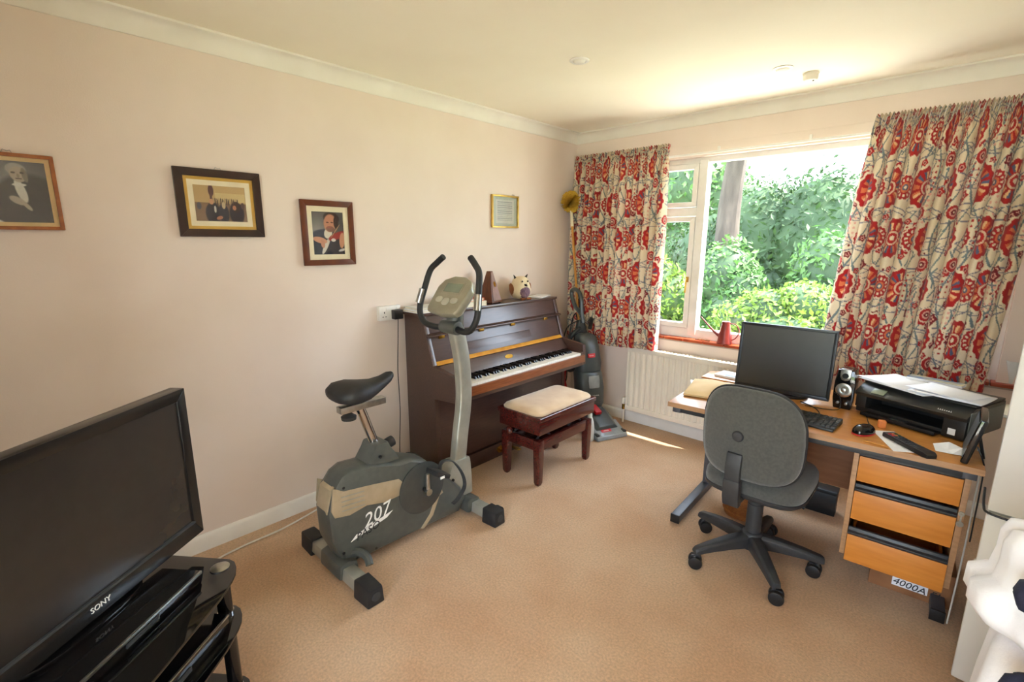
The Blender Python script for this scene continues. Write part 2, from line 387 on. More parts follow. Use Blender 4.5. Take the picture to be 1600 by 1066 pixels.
# sill: bedding plus separate terracotta tiles
sill = struct('window_sill', MB().box(WX0-.06, 2.90, -.012, .05, .742, .757), 'grout', 'window ledge of orange terracotta tiles', bevel=.002)
FR[sill.name] = Matrix.Identity(4)
tx = WX0-.06; tile_me = None
while tx < 2.89:
    w = min(.152, 2.90-tx)
    o = build('tile', MB().box(tx+.002, tx+w-.002, -.03, .052, .7545, .775+random.uniform(-.0012, .0012)), 'tile' if tx < 2.5 else 'tile_dull', sill, .005, seg=3)
    tx += .153

# unseen glazed door added behind the camera to let in fill light
dr = tag(bpy.data.objects.new('added_fill_door', None), None, None, None, 'structure'); COL.objects.link(dr)
dr['label'] = 'white glazed door added behind the viewpoint to let in fill light'; dr.location = (2.6, RY, 0); FR['added_fill_door'] = Matrix.Translation(dr.location)
df = MB().ring(DX0, DX1, 0, DZ1, .05, RY-.11, RY-.04)
build('fill_door_frame', df, 'frame_white', dr, .002, world=True)
for x0, x1 in ((DX0+.05, DX1-.05),): build('pane', MB().box(x0, x1, RY-.078, RY-.072, .05, DZ1-.05), 'pane', dr, world=True)

# ================================================================== GARDEN
lawn = tag(build('ground', MB().box(-30, 30, -30, 30, -.4, -.13), 'grass', smooth=False), 'sunlit lawn of the garden outside the window', None, None, 'structure')
struct('added_bounce_slab', MB().box(-4, 8, -9, RY-.151, -.14, -.06), 'patio', smooth=False)  # pale slab added outside the rear opening to keep green bounce out
struct('patio', MB().box(-4, 8, .151, 2.5, -.14, -.06), 'patio', 'pale paved patio right outside the window', smooth=False)
def leaf_cloud(centers, n, size, seed=0, surf=.8):
    """leaves on and just under a set of ellipsoids (cx,cy,cz,rx,ry,rz)"""
    rg = np.random.default_rng(seed); v = []; f = []
    vol = np.array([c[3]*c[4]+c[4]*c[5]+c[3]*c[5] for c in centers]); vol = vol/vol.sum()
    for c, fr_ in zip(centers, vol):
        k = int(n*fr_); d = rg.normal(size=(k, 3)); d /= np.linalg.norm(d, axis=1)[:, None]
        rad = 1-(1-surf)*rg.random((k, 1))**1.2*1.6 + .07*rg.normal(size=(k, 1))
        pos = np.array(c[:3]) + d*rad*np.array(c[3:])
        nn = d + .7*rg.normal(size=(k, 3)); nn /= np.linalg.norm(nn, axis=1)[:, None]
        a = np.cross(nn, rg.normal(size=(k, 3))); a /= np.linalg.norm(a, axis=1)[:, None]; b = np.cross(nn, a)
        s_ = size*(.6+.8*rg.random((k, 1)))
        q = np.stack([pos-a*s_, pos-b*s_*.45+nn*s_*.12, pos+a*s_, pos+b*s_*.45+nn*s_*.12], 1)
        n0 = len(v); v += [tuple(p) for p in q.reshape(-1, 3)]; f += [(n0+4*i, n0+4*i+1, n0+4*i+2, n0+4*i+3) for i in range(k)]
    return MB().add(v, f)
def bush(name, label, cat, base, centers, n, size, leaf, seed, group='garden shrubs', stems=4):
    t = thing(name, label, cat, base, 0, group)
    o = build('foliage', leaf_cloud(centers, n, size, seed), leaf, t, smooth=False, world=True, kind='stuff')
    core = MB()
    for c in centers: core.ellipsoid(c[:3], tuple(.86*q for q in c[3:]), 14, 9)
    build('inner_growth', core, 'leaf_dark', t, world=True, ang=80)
    mb = MB(); rg = random.Random(seed)
    for c in centers[:stems]:
        mb.tube(smooth_path([(base[0]+rg.uniform(-.1, .1), base[1]+rg.uniform(-.1, .1), base[2]), ((base[0]+c[0])/2+rg.uniform(-.1, .1), (base[1]+c[1])/2, (base[2]+c[2])/2), (c[0], c[1], c[2]+c[5]*.3)], 4), .03, 6)
    build('branches', mb, 'bark', t, world=True)
    return t
G0 = -.13
bush('laurel_hedge', 'tall dark green hedge filling the back of the garden', 'hedge', (-.3, 9, G0),
     [(-2.3, 9.4, .9, 1.3, .9, 1.5), (-1.1, 9.0, 1.2, 1.3, .9, 1.75), (.2, 8.8, 1.3, 1.4, .9, 1.8), (1.4, 8.9, 1.1, 1.3, .9, 1.7), (2.6, 9.2, 1.2, 1.4, .9, 1.8), (.9, 8.6, .4, 1.8, .8, 1.2), (-1.2, 8.7, .3, 1.7, .8, 1.2)], 26000, .075, 'leaf_dark', 3)
bush('garden_tree', 'pale leafy tree rising beyond the tree trunk, above the hedge', 'tree', (-4.0, 12.4, G0),
     [(-4.2, 12.4, 3.1, 1.4, 1.1, 1.3), (-5.2, 12.6, 2.2, 1.4, 1, 1.5), (-3.1, 12.3, 2.8, .9, .9, 1.0), (-4.1, 12.4, 1.2, 2.0, 1, 1.3)], 6500, .10, 'leaf_mid', 4, 'garden trees')
bush('rounded_shrub', 'rounded mid green shrub in front of the tree trunk', 'shrub', (-.5, 5.4, G0),
     [(-.55, 5.4, .75, .55, .5, .8), (-.25, 5.3, .55, .42, .45, .62), (-.9, 5.5, .5, .45, .45, .6), (-.35, 5.2, .3, .52, .5, .5)], 5500, .06, 'leaf_mid', 5)
bush('flowering_shrub', 'bright rounded shrub in front of the hedge, right of the window', 'shrub', (1.0, 5.6, G0),
     [(.95, 5.6, .95, .6, .5, .75), (1.45, 5.7, 1.0, .6, .5, .75), (1.2, 5.5, .5, .78, .5, .7), (1.9, 5.8, .8, .5, .5, .8)], 6000, .06, 'leaf_mid', 6)
bush('spreading_conifer', 'low yellow-green shrub spreading along the lawn edge', 'shrub', (.5, 4.4, G0),
     [(.45, 4.4, .42, .5, .4, .40), (.9, 4.5, .55, .45, .4, .40), (.1, 4.3, .25, .45, .4, .36), (1.3, 4.5, .35, .45, .4, .42), (.7, 4.2, .2, .7, .35, .32)], 6500, .05, 'leaf_lime', 7)
bush('laurel_bush', 'yellow-green bush seen through the side casement', 'shrub', (-2.6, 6.2, G0),
     [(-2.5, 6.2, .6, .7, .6, .75), (-3.1, 6.4, .5, .7, .6, .7), (-1.9, 6.3, .35, .5, .5, .55)], 4500, .06, 'leaf_lime', 8)
tt = thing('tree_trunk', 'thick grey-brown tree trunk standing left in the garden view', 'tree', (-1.05, 7, G0), 0, 'garden trees')
rings = []
for i in range(14):
    z = G0+i*.33; r = .19*(1.35-.035*i) if i > 1 else .19*(1.75-.2*i); cx = -1.28+.02*i+.05*math.sin(i*.6); cy = 7+.03*math.sin(i)
    rings.append([(cx+r*(1+.09*math.sin(3*a+i*.4)+.05*math.sin(7*a))*math.cos(a), cy+r*(1+.07*math.sin(4*a+i*.5))*math.sin(a), z) for a in [2*PI*j/20 for j in range(20)]])
build('trunk', MB().loft(rings), 'bark', tt, world=True)
build('limb', MB().tube(smooth_path([(-1.2, 7, 3.2), (-1.7, 7.1, 3.9), (-2.2, 7.2, 4.4)]), [.09]*9+[.08]*7+[.05], 8), 'bark', tt, world=True)
rg = np.random.default_rng(11); k = 5200
px_ = rg.uniform(-3, 3.2, k); py_ = rg.uniform(2.55, 3.7, k); hh = rg.uniform(.10, .36, k); an = rg.uniform(0, PI, k); ln = rg.normal(0, .07, (k, 2))
gv = []; gf = []
for i in range(k):
    dx, dy = .008*math.cos(an[i]), .008*math.sin(an[i]); n0 = len(gv)
    gv += [(px_[i]-dx, py_[i]-dy, G0), (px_[i]+dx, py_[i]+dy, G0), (px_[i]+ln[i, 0], py_[i]+ln[i, 1], G0+hh[i])]; gf.append((n0, n0+1, n0+2))
g = tag(build('long_grass', MB().add(gv, gf), 'leaf_lime', smooth=False), 'long sunlit grass growing in front of the shrubs', 'grass', None, 'stuff')

# ================================================================== RADIATOR AND CURTAINS
rad = thing('radiator', 'cream ribbed panel radiator on the wall under the window', 'radiator', (1.3, -.07, .12))
R0, R1 = .635, 1.97; prof = []; nr = 27; pw = (R1-R0-.03)/nr
for i in range(nr):
    xa = R0+.015+i*pw
    prof += [(xa+pw*.08, -.098), (xa+pw*.30, -.106), (xa+pw*.62, -.106), (xa+pw*.84, -.098)]
poly = [(R0, -.098)]+prof+[(R1, -.098), (R1, -.085), (R0, -.085)]
build('ribbed_panel', MB().prism(poly, 'z', .165, .625), 'radiator', rad, world=True, ang=20)
build('bottom_rail', MB().box(R0, R1, -.108, -.082, .125, .167), 'radiator', rad, .008, world=True)
build('top_rail', MB().box(R0, R1, -.108, -.082, .623, .662), 'radiator', rad, .008, world=True)
gr = MB()
for i in range(44): gr.box(R0+.02+i*.03, R0+.038+i*.03, -.082, -.03, .655, .66)
gr.box(R0, R1, -.034, -.028, .15, .66).box(R0, R0+.004, -.1, -.03, .15, .66).box(R1-.004, R1, -.1, -.03, .15, .66)
build('top_grille', gr, 'radiator', rad, world=True)
for x in (.9, 1.7): build('bracket', MB().box(x, x+.03, -.03, 0, .2, .6), 'radiator', rad, world=True)
vv = thing('radiator_valve', 'brass and cream radiator valve on its pipe beside the radiator', 'valve', (.605, -.07, 0))
build('pipe', MB().cyl((.605, -.07, 0), (.605, -.07, .12), .009), 'radiator', vv, world=True)
build('body', MB().cyl((.605, -.07, .115), (.605, -.07, .165), .014).cyl((.605, -.07, .14), (.634, -.07, .14), .011), 'brass', vv, world=True)
build('cap', MB().lathe([(.016, 0), (.019, .01), (.018, .05), (.013, .056)], 16, (.605, -.07, .162)), 'radiator', vv, world=True, ang=60)

def suzani(s, t):
    """fabric print at cloth metres s, t -> srgb"""
    sh = s.shape; c = np.empty(sh+(3,)); c[:] = (.88, .81, .69)
    def put(mask, col): c[mask] = col
    RED = (.66, .11, .12); DRED = (.46, .09, .13); ORG = (.82, .44, .28); BLU = (.33, .36, .46); TEAL = (.42, .47, .48); PNK = (.85, .62, .56); CRM = (.89, .82, .70)
    # vines
    for k_, a, b, w in ((9.8, .05, .16, .0045), (9.8, -.06, .16, .004), (19.6, .03, .08, .003)):
        for ph in (0, .16, .32, .48):
            d = np.abs(((s+a*np.sin(k_*t+ph*20)-ph) % (b*4))-.02); put(d < w, TEAL)
            d = np.abs(((t+a*.8*np.sin(k_*s+ph*13)-ph) % (b*4))-.03); put(d < w*.8, (.47, .45, .50))
    # bands of dots
    gx = (s*36) % 1-.5; gy = (t*36) % 1-.5
    put((gx**2+gy**2 < .06) & (np.sin(9.8*s+1.3)*np.sin(7*t) > .55), PNK)
    put((gx**2+gy**2 < .05) & (np.sin(9.8*s+4)*np.cos(11*t+1) > .6), RED)
    # small flowers on a jittered grid
    for g_, r0, seed in ((.092, .0165, 1), (.128, .024, 5)):
        i = np.floor(s/g_); j = np.floor(t/g_)
        h1 = np.modf(np.abs(np.sin(i*12.9898+j*78.233+seed)*43758.5453))[0]; h2 = np.modf(np.abs(np.sin(i*39.346+j*11.135+seed)*24634.6345))[0]; h3 = np.modf(np.abs(h1*17.31+h2*3.7))[0]
        dx = s-(i+.28+.44*h1)*g_; dy = t-(j+.28+.44*h2)*g_; r = np.hypot(dx, dy); th = np.arctan2(dy, dx)
        R_ = r0*(.6+.6*h3)*(1+.15*np.cos(5*th))
        put((r < R_) & (h3 > .52), RED); put((r < R_) & (h3 > .82), DRED); put((r < R_*.5) & (h3 > .52), PNK); put((r < R_*.3) & (h3 > .4), DRED)
        put((np.abs(dx*math.cos(.6)+dy*math.sin(.6)) < .004) & (np.abs(dy) < r0*1.3) & (h3 < .25), TEAL)
    # medallions, half-drop repeat
    P = .53
    for ox, oy, R0_, kind in ((.0, .0, .105, 0), (.265, .265, .105, 0), (.265, .0, .062, 1), (0, .265, .062, 1), (.1325, .1325, .036, 2), (.3975, .3975, .036, 2)):
        dx = (s-ox+P/2) % P-P/2; dy = (t-oy+P/2) % P-P/2; r = np.hypot(dx, dy); th = np.arctan2(dy, dx)
        R_ = R0_*(1+.045*np.cos(14*th)); q = r/R0_
        put(r < R_*1.12, CRM)
        put(r < R_, RED if kind != 1 else (.66, .12, .14))
        if kind == 0:
            sec = np.floor((th/(2*PI)+.5)*10) % 3; ring = (q > .42) & (q < .78) & (np.cos(10*th) > -.35)
            put(ring & (sec == 0), ORG); put(ring & (sec == 1), BLU); put(ring & (sec == 2), (.90, .72, .52))
            put((q < .36), (.86, .74, .62)); put(q < .27, RED); put(q < .12, CRM)
        elif kind == 1:
            put((q > .55) & (q < .80) & (np.cos(12*th) > .1), CRM); put((q < .42), ORG); put(q < .26, BLU); put(q < .12, CRM)
        else:
            put((q < .6), PNK); put(q < .42, DRED); put(q < .15, CRM)
    return c
def curtain(name, label, xt0, xt1, xb0, xb1, ztop, zbot, y0, npl, nu, nv, seed, flap=0.0, full=2.1, soff=0):
    rg = np.random.default_rng(seed)
    u = np.linspace(0, 1, nu); v = np.linspace(0, 1, nv); U, V = np.meshgrid(u, v)      # v: 0 top
    H = ztop-zbot; head = .085/H
    # irregular pleat phase
    kn = rg.uniform(.75, 1.3, npl); ed = np.concatenate([[0], np.cumsum(kn)]); ed /= ed[-1]
    ph = np.interp(u, ed, np.arange(npl+1)); amp = np.interp(u, (ed[1:]+ed[:-1])/2, rg.uniform(.75, 1.2, npl))
    PH = ph[None, :] + .10*np.sin(3*V+5*U); A = amp[None, :]
    fall = np.clip((V-head)/.25, 0, 1)
    body = (.024+.030*fall)*A*(2*np.abs(np.sin(PI*PH))**.85-1) + .004*np.sin(4*PI*PH+1.5*V*3)*fall
    hd = .010*np.sin(2*PI*PH*3)+.006*np.sin(2*PI*PH)
    w = np.clip((V-head)/.035, 0, 1); w = w*w*(3-2*w)
    Y = (1-w)*hd+w*body
    pinch = np.exp(-((V-head)/.012)**2); Y = Y*(1-.5*pinch)+.010*pinch
    if flap:                                                    # loose leading edge
        fl = np.clip(1-U/.12, 0, 1); Y = Y*(1-.75*fl*fall) - .02*fl*fall
    x0 = xt0+(xb0-xt0)*V**.8; x1 = xt1+(xb1-xt1)*V**.9
    X = x0+(x1-x0)*U - .012*np.sin(2*PI*PH)*w*(.4+.6*fall)
    Z = ztop-H*V + .006*np.sin(2*PI*PH)*(V > .9) + .010*np.sin(9*U)*V + .004*(V < .01)*np.sin(2*PI*PH*3)
    me = bpy.data.meshes.new(name); Yw = y0-Y
    verts = np.stack([X, Yw, Z], -1).reshape(-1, 3); o0 = np.array([(xt0+xt1)/2, y0, zbot])
    faces = [(j*nu+i, (j+1)*nu+i, (j+1)*nu+i+1, j*nu+i+1) for j in range(nv-1) for i in range(nu-1)]
    me.from_pydata((verts-o0).tolist(), [], faces); me.shade_smooth()
    r_ = int(nv*.5); ds = np.hypot(np.diff(X[r_]), np.diff(Y[r_])); S = np.concatenate([[0], np.cumsum(ds)])
    set_cols(me, suzani(np.broadcast_to(S[None, :], U.shape)+soff, V*H+.13).reshape(-1, 3))
    t = thing(name, label, 'curtain', tuple(o0), 0, 'suzani print curtains')
    add_obj('cloth', me, 'curtain', t)
    tape = MB()
    tape.box(xt0+.01, xt1-.01, y0+.012, y0+.015, ztop-.075, ztop-.012)
    build('heading_tape', tape, 'linen', t, world=True)
    return t
curtain('curtain', 'short red floral curtain hanging in the corner above the carpet cleaner', .06, .885, .045, .88, 2.185, .665, -.105, 15, 430, 300, 21, soff=.05)
curtain('curtain', 'short red floral curtain hanging behind the monitor and printer', 2.085, 2.80, 1.955, 2.715, 2.185, .70, -.105, 15, 520, 340, 23, flap=1, soff=.93, full=2.4)
tr = thing('curtain_track', 'white curtain track running above the window between the curtains', 'curtain track', (1.5, -.04, 2.09))
build('rail', MB().box(.05, 2.9, -.042, -.030, 2.098, 2.112), 'frame_white', tr, .002, world=True)
for x in (1.2, 1.75): build('bracket', MB().box(x, x+.015, -.034, -.0225, 2.100, 2.14), 'frame_white', tr, .002, world=True)

# ================================================================== PICTURES ON THE LEFT WALL
def ell(U, V, cx, cy, rx, ry, ang=0, asp=1.0):
    a = math.radians(ang); dx = (U-cx)*asp; dy = V-cy
    x = dx*math.cos(a)+dy*math.sin(a); y = -dx*math.sin(a)+dy*math.cos(a)
    return np.clip((1.08-np.hypot(x/rx, y/ry))/.16, 0, 1)[..., None]
def lay(c, m, col): return c*(1-m)+np.array(col)*m
def pic_conductor(U, V, w, h):
    U = U-.17; a = w/h; c = np.empty(U.shape+(3,)); c[:] = (.36, .37, .39)
    c *= (.75+.5*np.exp(-((U-.45)**2+(V-.75)**2)/.1))[..., None]
    c = lay(c, ell(U, V, .60, .28, .46, .52, 0, a), (.17, .18, .20)); c = lay(c, ell(U, V, .58, .05, .6, .2, 0, a), (.16, .17, .19))
    c = lay(c, ell(U, V, .51, .52, .06, .20, 12, a), (.80, .80, .76)); c = lay(c, ell(U, V, .50, .62, .09, .025, 0, a), (.82, .82, .79))
    c = lay(c, ell(U, V, .49, .87, .125, .10, -8, a), (.60, .60, .58)); c = lay(c, ell(U, V, .51, .79, .105, .13, 8, a), (.66, .62, .56))
    c = lay(c, ell(U, V, .58, .78, .035, .12, 8, a), (.47, .44, .40))
    for x in (.455, .555): c = lay(c, ell(U, V, x, .815, .028, .016, -6, a), (.22, .20, .19))
    c = lay(c, ell(U, V, .505, .765, .016, .035, 0, a), (.52, .48, .43)); c = lay(c, ell(U, V, .51, .72, .045, .012, -6, a), (.36, .31, .29))
    c = lay(c, ell(U, V, .45, .36, .11, .055, -35, a), (.66, .63, .57)); c = lay(c, ell(U, V, .55, .27, .09, .03, -55, a), (.66, .64, .58))
    c = lay(c, ell(U, V, .06, .02, .22, .06, -10, a), (.82, .82, .80))
    return c
def pic_workshop(U, V, w, h):
    a = w/h; c = np.empty(U.shape+(3,)); c[:] = (.78, .66, .46); c = np.where((V < .52)[..., None], np.array((.52, .42, .34)), c)
    c = np.where(((V > .56) & (V < .80) & (U > .40))[..., None], np.array((.85, .76, .55)), c)
    c = lay(c, ell(U, V, .33, .86, .07, .16, 0, a), (.33, .20, .22)); c = np.where((np.abs(U-.32) < .025)[..., None] & (V > .5)[..., None], np.array((.36, .22, .22)), c)
    for k in range(14): c = lay(c, ell(U, V, .36+.036*k, .56+.01*math.sin(k*2.2), .018, .10, 0, a), (.30, .24, .23) if k % 3 else (.70, .60, .45))
    for cx, cy, rx, ry, col in ((.34, .22, .20, .30, (.13, .13, .19)), (.32, .55, .06, .08, (.82, .62, .48)), (.38, .34, .03, .10, (.85, .82, .78)), (.54, .22, .14, .28, (.20, .20, .26)), (.55, .46, .05, .10, (.80, .72, .58)), (.80, .24, .20, .32, (.17, .16, .22)), (.77, .47, .05, .08, (.74, .50, .40)), (.80, .42, .10, .16, (.24, .18, .18)), (.76, .40, .05, .07, (.78, .55, .43)), (.08, .42, .06, .10, (.28, .30, .36)), (.93, .46, .05, .10, (.38, .30, .28))):
        c = lay(c, ell(U, V, cx, cy, rx, ry, 0, a), col)
    return lay(c, ell(U, V, .45, .10, .09, .05, 20, a), (.75, .52, .42))
def pic_violinist(U, V, w, h):
    a = w/h; c = np.empty(U.shape+(3,)); c[:] = (.47, .45, .43); c *= (.72+.5*np.exp(-((U-.15)**2+(V-.55)**2)/.12))[..., None]
    c = lay(c, ell(U, V, .30, .35, .38, .24, 10, a), (.20, .20, .25)); c = lay(c, ell(U, V, .55, .10, .60, .30, 0, a), (.19, .19, .23)); c = lay(c, ell(U, V, .85, .22, .2, .3, 0, a), (.17, .17, .21))
    c = lay(c, ell(U, V, .49, .50, .10, .13, -20, a), (.90, .87, .80)); c = lay(c, ell(U, V, .40, .20, .05, .22, -28, a), (.85, .82, .76))
    c = lay(c, ell(U, V, .62, .86, .20, .14, -8, a), (.20, .13, .11)); c = lay(c, ell(U, V, .57, .74, .16, .21, -8, a), (.80, .55, .43)); c = lay(c, ell(U, V, .76, .76, .06, .15, 0, a), (.24, .15, .12))
    c = lay(c, ell(U, V, .57, .60, .11, .07, -8, a), (.52, .36, .30)); c = lay(c, ell(U, V, .54, .64, .07, .015, 0, a), (.60, .33, .29))
    for x in (.49, .63): c = lay(c, ell(U, V, x, .755, .035, .014, -6, a), (.30, .18, .14))
    c = lay(c, ell(U, V, .78, .44, .24, .08, 22, a), (.62, .17, .16)); c = lay(c, ell(U, V, .65, .34, .06, .04, 0, a), (.90, .86, .82))
    c = lay(c, ell(U, V, .72, .55, .012, .22, -38, a), (.72, .55, .40))
    c = lay(c, ell(U, V, .22, .34, .18, .07, -14, a), (.84, .60, .47)); c = lay(c, ell(U, V, .30, .25, .05, .10, 10, a), (.80, .56, .44)); c = lay(c, ell(U, V, .93, .33, .07, .19, -6, a), (.84, .60, .47)); c = lay(c, ell(U, V, .92, .10, .10, .03, 15, a), (.85, .83, .82))
    return c
def pic_certificate(U, V, w, h):
    c = np.empty(U.shape+(3,)); c[:] = (.80, .80, .74)
    fr_ = (np.minimum(U, 1-U) < .12) | (np.minimum(V, 1-V) < .10)
    c = np.where(fr_[..., None], np.array((.70, .73, .66)), c)
    ln_ = (((V*16) % 1) < .42) & (U > .2) & (U < .8) & (V > .18) & (V < .85)
    c = np.where(ln_[..., None], np.array((.60, .62, .60)), c)
    return c
def picture(name, label, y0, y1, z0, z1, fw, fmat, mounts, fn, res, hook=True, wedge=0):
    """frame on the wall x=0 seen from +x; y grows to the right"""
    t = thing(name, label, 'picture', (.002, (y0+y1)/2, z0), 0, 'framed pictures on the wall')
    d = .018
    fr = MB()
    for poly in ([(y0, z0), (y1, z0), (y1-fw, z0+fw), (y0+fw, z0+fw)], [(y1, z0), (y1, z1), (y1-fw, z1-fw), (y1-fw, z0+fw)],
                 [(y1, z1), (y0, z1), (y0+fw, z1-fw), (y1-fw, z1-fw)], [(y0, z1), (y0, z0), (y0+fw, z0+fw), (y0+fw, z1-fw)]):
        fr.prism(poly, 'x', .003, .003+d)
    build('frame', fr, fmat, t, .002, world=True)
    build('backing', MB().box(.0025, .007, y0+.004, y1-.004, z0+.004, z1-.004), 'cardboard', t, world=True)
    a, b, c_, e = y0+fw, y1-fw, z0+fw, z1-fw; x = .008
    for mname, mw, mm in mounts:
        o = MB()
        for poly in ([(a, c_), (b, c_), (b-mw, c_+mw), (a+mw, c_+mw)], [(b, c_), (b, e), (b-mw, e-mw), (b-mw, c_+mw)], [(b, e), (a, e), (a+mw, e-mw), (b-mw, e-mw)], [(a, e), (a, c_), (a+mw, c_+mw), (a+mw, e-mw)]):
            o.prism(poly, 'x', .007, x+.004)
        build(mname, o, mm, t, world=True); a += mw; b -= mw; c_ += mw; e -= mw; x -= .001
    painted('print', b-a, e-c_, res[0], res[1], fn, 'print_photo', t, frame3((.0082, (a+b)/2, (c_+e)/2), (0, 1, 0), (0, 0, 1)))
    build('glazing', MB().box(.0135, .0145, y0+fw, y1-fw, z0+fw, z1-fw), 'picture_glass', t, world=True)
    if hook:
        ym = (y0+y1)/2+hook-1 if hook is not True else (y0+y1)/2
        build('hanging_hook', MB().tube([(.004, ym-.012, z1), (.006, ym-.006, z1+.012), (.006, ym+.004, z1+.006), (.006, ym+.012, z1+.010), (.004, ym+.016, z1)], .0012, 5), 'steel', t, world=True)
    return t
picture('framed_portrait', 'black and white portrait of a standing man in a thin orange-brown frame', -3.62, -3.335, 1.535, 1.803, .013, 'frame_orange', [('mount', .014, 'mount_tan')], pic_conductor, (110, 110), hook=1.02)
picture('framed_photograph', 'colour photo of a violin workshop in a dark wooden frame with gold mount', -2.960, -2.607, 1.515, 1.812, .034, 'frame_dark', [('gold_slip', .014, 'mount_gold'), ('mount', .022, 'mount_cream')], pic_workshop, (130, 100))
picture('framed_photograph', 'portrait photo of a man playing the violin in a brown wooden frame', -2.420, -2.127, 1.368, 1.708, .030, 'frame_brown', [('mount', .028, 'mount_cream')], pic_violinist, (110, 130), hook=False)
picture('framed_certificate', 'small thin gold frame with a pale printed sheet, above the stuffed owl', -1.034, -.752, 1.596, 1.828, .012, 'frame_gold', [], pic_certificate, (60, 60), hook=1.09)

# ================================================================== SOCKET, PLUG, CABLES ON THE WALL
so = thing('wall_socket', 'white double wall socket left of the piano', 'socket', (.002, -1.93, 1.02))
build('back_plate', MB().box(.0, .032, -2.002, -1.852, 1.024, 1.112), 'socket', so, .004, world=True)
for yc in (-1.968, -1.890):
    build('switch', MB().box(.032, .036, yc+.012, yc+.026, 1.082, 1.102), 'socket', so, .001, world=True)
    build('pin_holes', MB().box(.0315, .0325, yc-.003, yc+.003, 1.068, 1.078).box(.0315, .0325, yc-.014, yc-.006, 1.045, 1.05).box(.0315, .0325, yc+.006, yc+.014, 1.045, 1.05), 'ink', so, world=True)
pl = thing('power_adaptor', 'black plug-in power adaptor in the wall socket', 'adaptor', (.04, -1.888, 1.03))
build('housing', MB().box(.034, .075, -1.922, -1.862, 1.030, 1.088), 'black_plastic', pl, .005, world=True)
build('cable', MB().tube(smooth_path([(.055, -1.888, 1.032), (.05, -1.892, .9), (.06, -1.91, .7), (.05, -1.90, .45), (.10, -1.95, .12), (.25, -2.0, .012), (.35, -2.1, .006), (.47, -2.2, .006)], 8), .0028, 6), 'cable_black', pl, world=True)
solo('extension_cable', MB().tube(smooth_path([(.35, -3.3, .006), (.16, -3.05, .006), (.12, -2.9, .006), (.11, -2.7, .006), (.065, -2.5, .006), (.03, -2.35, .012), (.022, -2.2, .02), (.024, -1.95, .012)], 10), .0045, 6), 'cable_white', 'white mains cable lying on the carpet along the skirting board', 'cable')

# ================================================================== PIANO
PY0, PY1 = -1.82, -.51
pn = thing('upright_piano', 'dark brown upright piano with open keyboard against the left wall', 'piano', (.26, (PY0+PY1)/2, 0))
side = [(.022, 0), (.022, 1.05), (.200, 1.05), (.295, .757), (.500, .723), (.508, .57), (.305, .553), (.325, 0)]
for ya, yb in ((PY0, PY0+.035), (PY1-.035, PY1)): build('side_panel', MB().prism(side, 'y', ya, yb), 'piano_wood', pn, .004, world=True)
yi0, yi1 = PY0+.035, PY1-.035
def slope(x_off, z0, z1, th):
    """slab lying on the sloping front between z0 and z1"""
    f_ = lambda z: .200+(1.05-z)*(.095/.293)
    return [(f_(z0)+x_off, z0), (f_(z1)+x_off, z1), (f_(z1)+x_off-th, z1), (f_(z0)+x_off-th, z0)]
build('lid', MB().box(.018, .205, PY0-.012, PY1+.012, 1.050, 1.068), 'piano_wood', pn, .004, world=True)
build('upper_panel', MB().prism(slope(-.006, .945, 1.05, .02), 'y', yi0, yi1), 'piano_wood', pn, .002, world=True)
lip = MB().prism([(.205, .952), (.262, .938), (.262, .928), (.205, .940)], 'y', PY0+.004, PY1-.004)
build('folded_lid_edge', lip, 'piano_wood', pn, .003, world=True)
build('fallboard', MB().prism(slope(-.012, .762, .932, .018), 'y', yi0, yi1), 'piano_wood', pn, .002, world=True)
for y in (-1.70, -1.36, -1.05, -.68):
    x = .200+(1.05-.918)*(.095/.293)-.006
    hg = MB().box(x-.004, x+.004, y-.022, y+.022, .906, .930)
    build('hinge', hg, 'brass', pn, .001, world=True)
# music ledge: thin raised board with dark slot at its left end
ml = MB().prism([(.262, .860), (.268, .860), (.288, .812), (.276, .812)], 'y', -1.53, -.90)
build('music_ledge', ml, 'piano_wood', pn, .002, world=True)
build('ledge_slot', MB().prism([(.2585, .862), (.272, .862), (.289, .813), (.2745, .813)], 'y', -1.55, -1.531), 'ebony', pn, world=True)
build('gold_strip', MB().prism([(.272, .775), (.280, .777), (.302, .757), (.285, .750)], 'y', yi0, yi1), 'felt_gold', pn, .001, world=True)
kb = build('key_back_board', MB().prism([(.285, .752), (.301, .752), (.362, .682), (.335, .66)], 'y', yi0, yi1), 'piano_wood', pn, .001, world=True)
em = MB().lathe([(.001, 0), (.026, 0), (.026, .0012), (.001, .0012)], 24, sx=1.5, sy=.62); em.xf(frame3((.331, -1.19, .7188), (0, 1, 0), (-.657, 0, .754)))
build('maker_emblem', em, 'brass', kb, world=True, label='oval brass emblem above the keys')
for ya, yb in ((yi0, yi0+.035), (yi1-.035, yi1)): build('cheek_block', MB().box(.34, .505, ya, yb, .625, .672), 'piano_wood', pn, .004, world=True)
build('key_slip', MB().box(.507, .524, yi0, yi1, .595, .652), 'piano_slip', pn, .004, world=True)
build('key_bed', MB().box(.28, .506, yi0, yi1, .565, .628), 'piano_wood', pn, .003, world=True)
kx0, kx1 = yi0+.038, yi1-.038; kw = (kx1-kx0)/52
base = FR[pn.name].inverted()
wk = mesh_from('white_key', MB().box(.36, .510, -kw/2+.0006, kw/2-.0006, .632, .668), .0012); bk = mesh_from('black_key', MB().prism([(.36, .662), (.36, .684), (.448, .684), (.458, .664)], 'y', -.0055, .0055), .001)
for i in range(52):
    y = kx0+(i+.5)*kw; o = add_obj('white_key', wk, 'ivory', pn); o.location = base @ Vector((0, y, 0))
    if i < 51 and (i % 7) in (0, 2, 3, 5, 6):
        o = add_obj('black_key', bk, 'ebony', pn); o.location = base @ Vector((0, y+kw/2, 0))
build('lower_panel', MB().box(.285, .303, yi0, yi1, .105, .566), 'piano_wood', pn, .002, world=True)
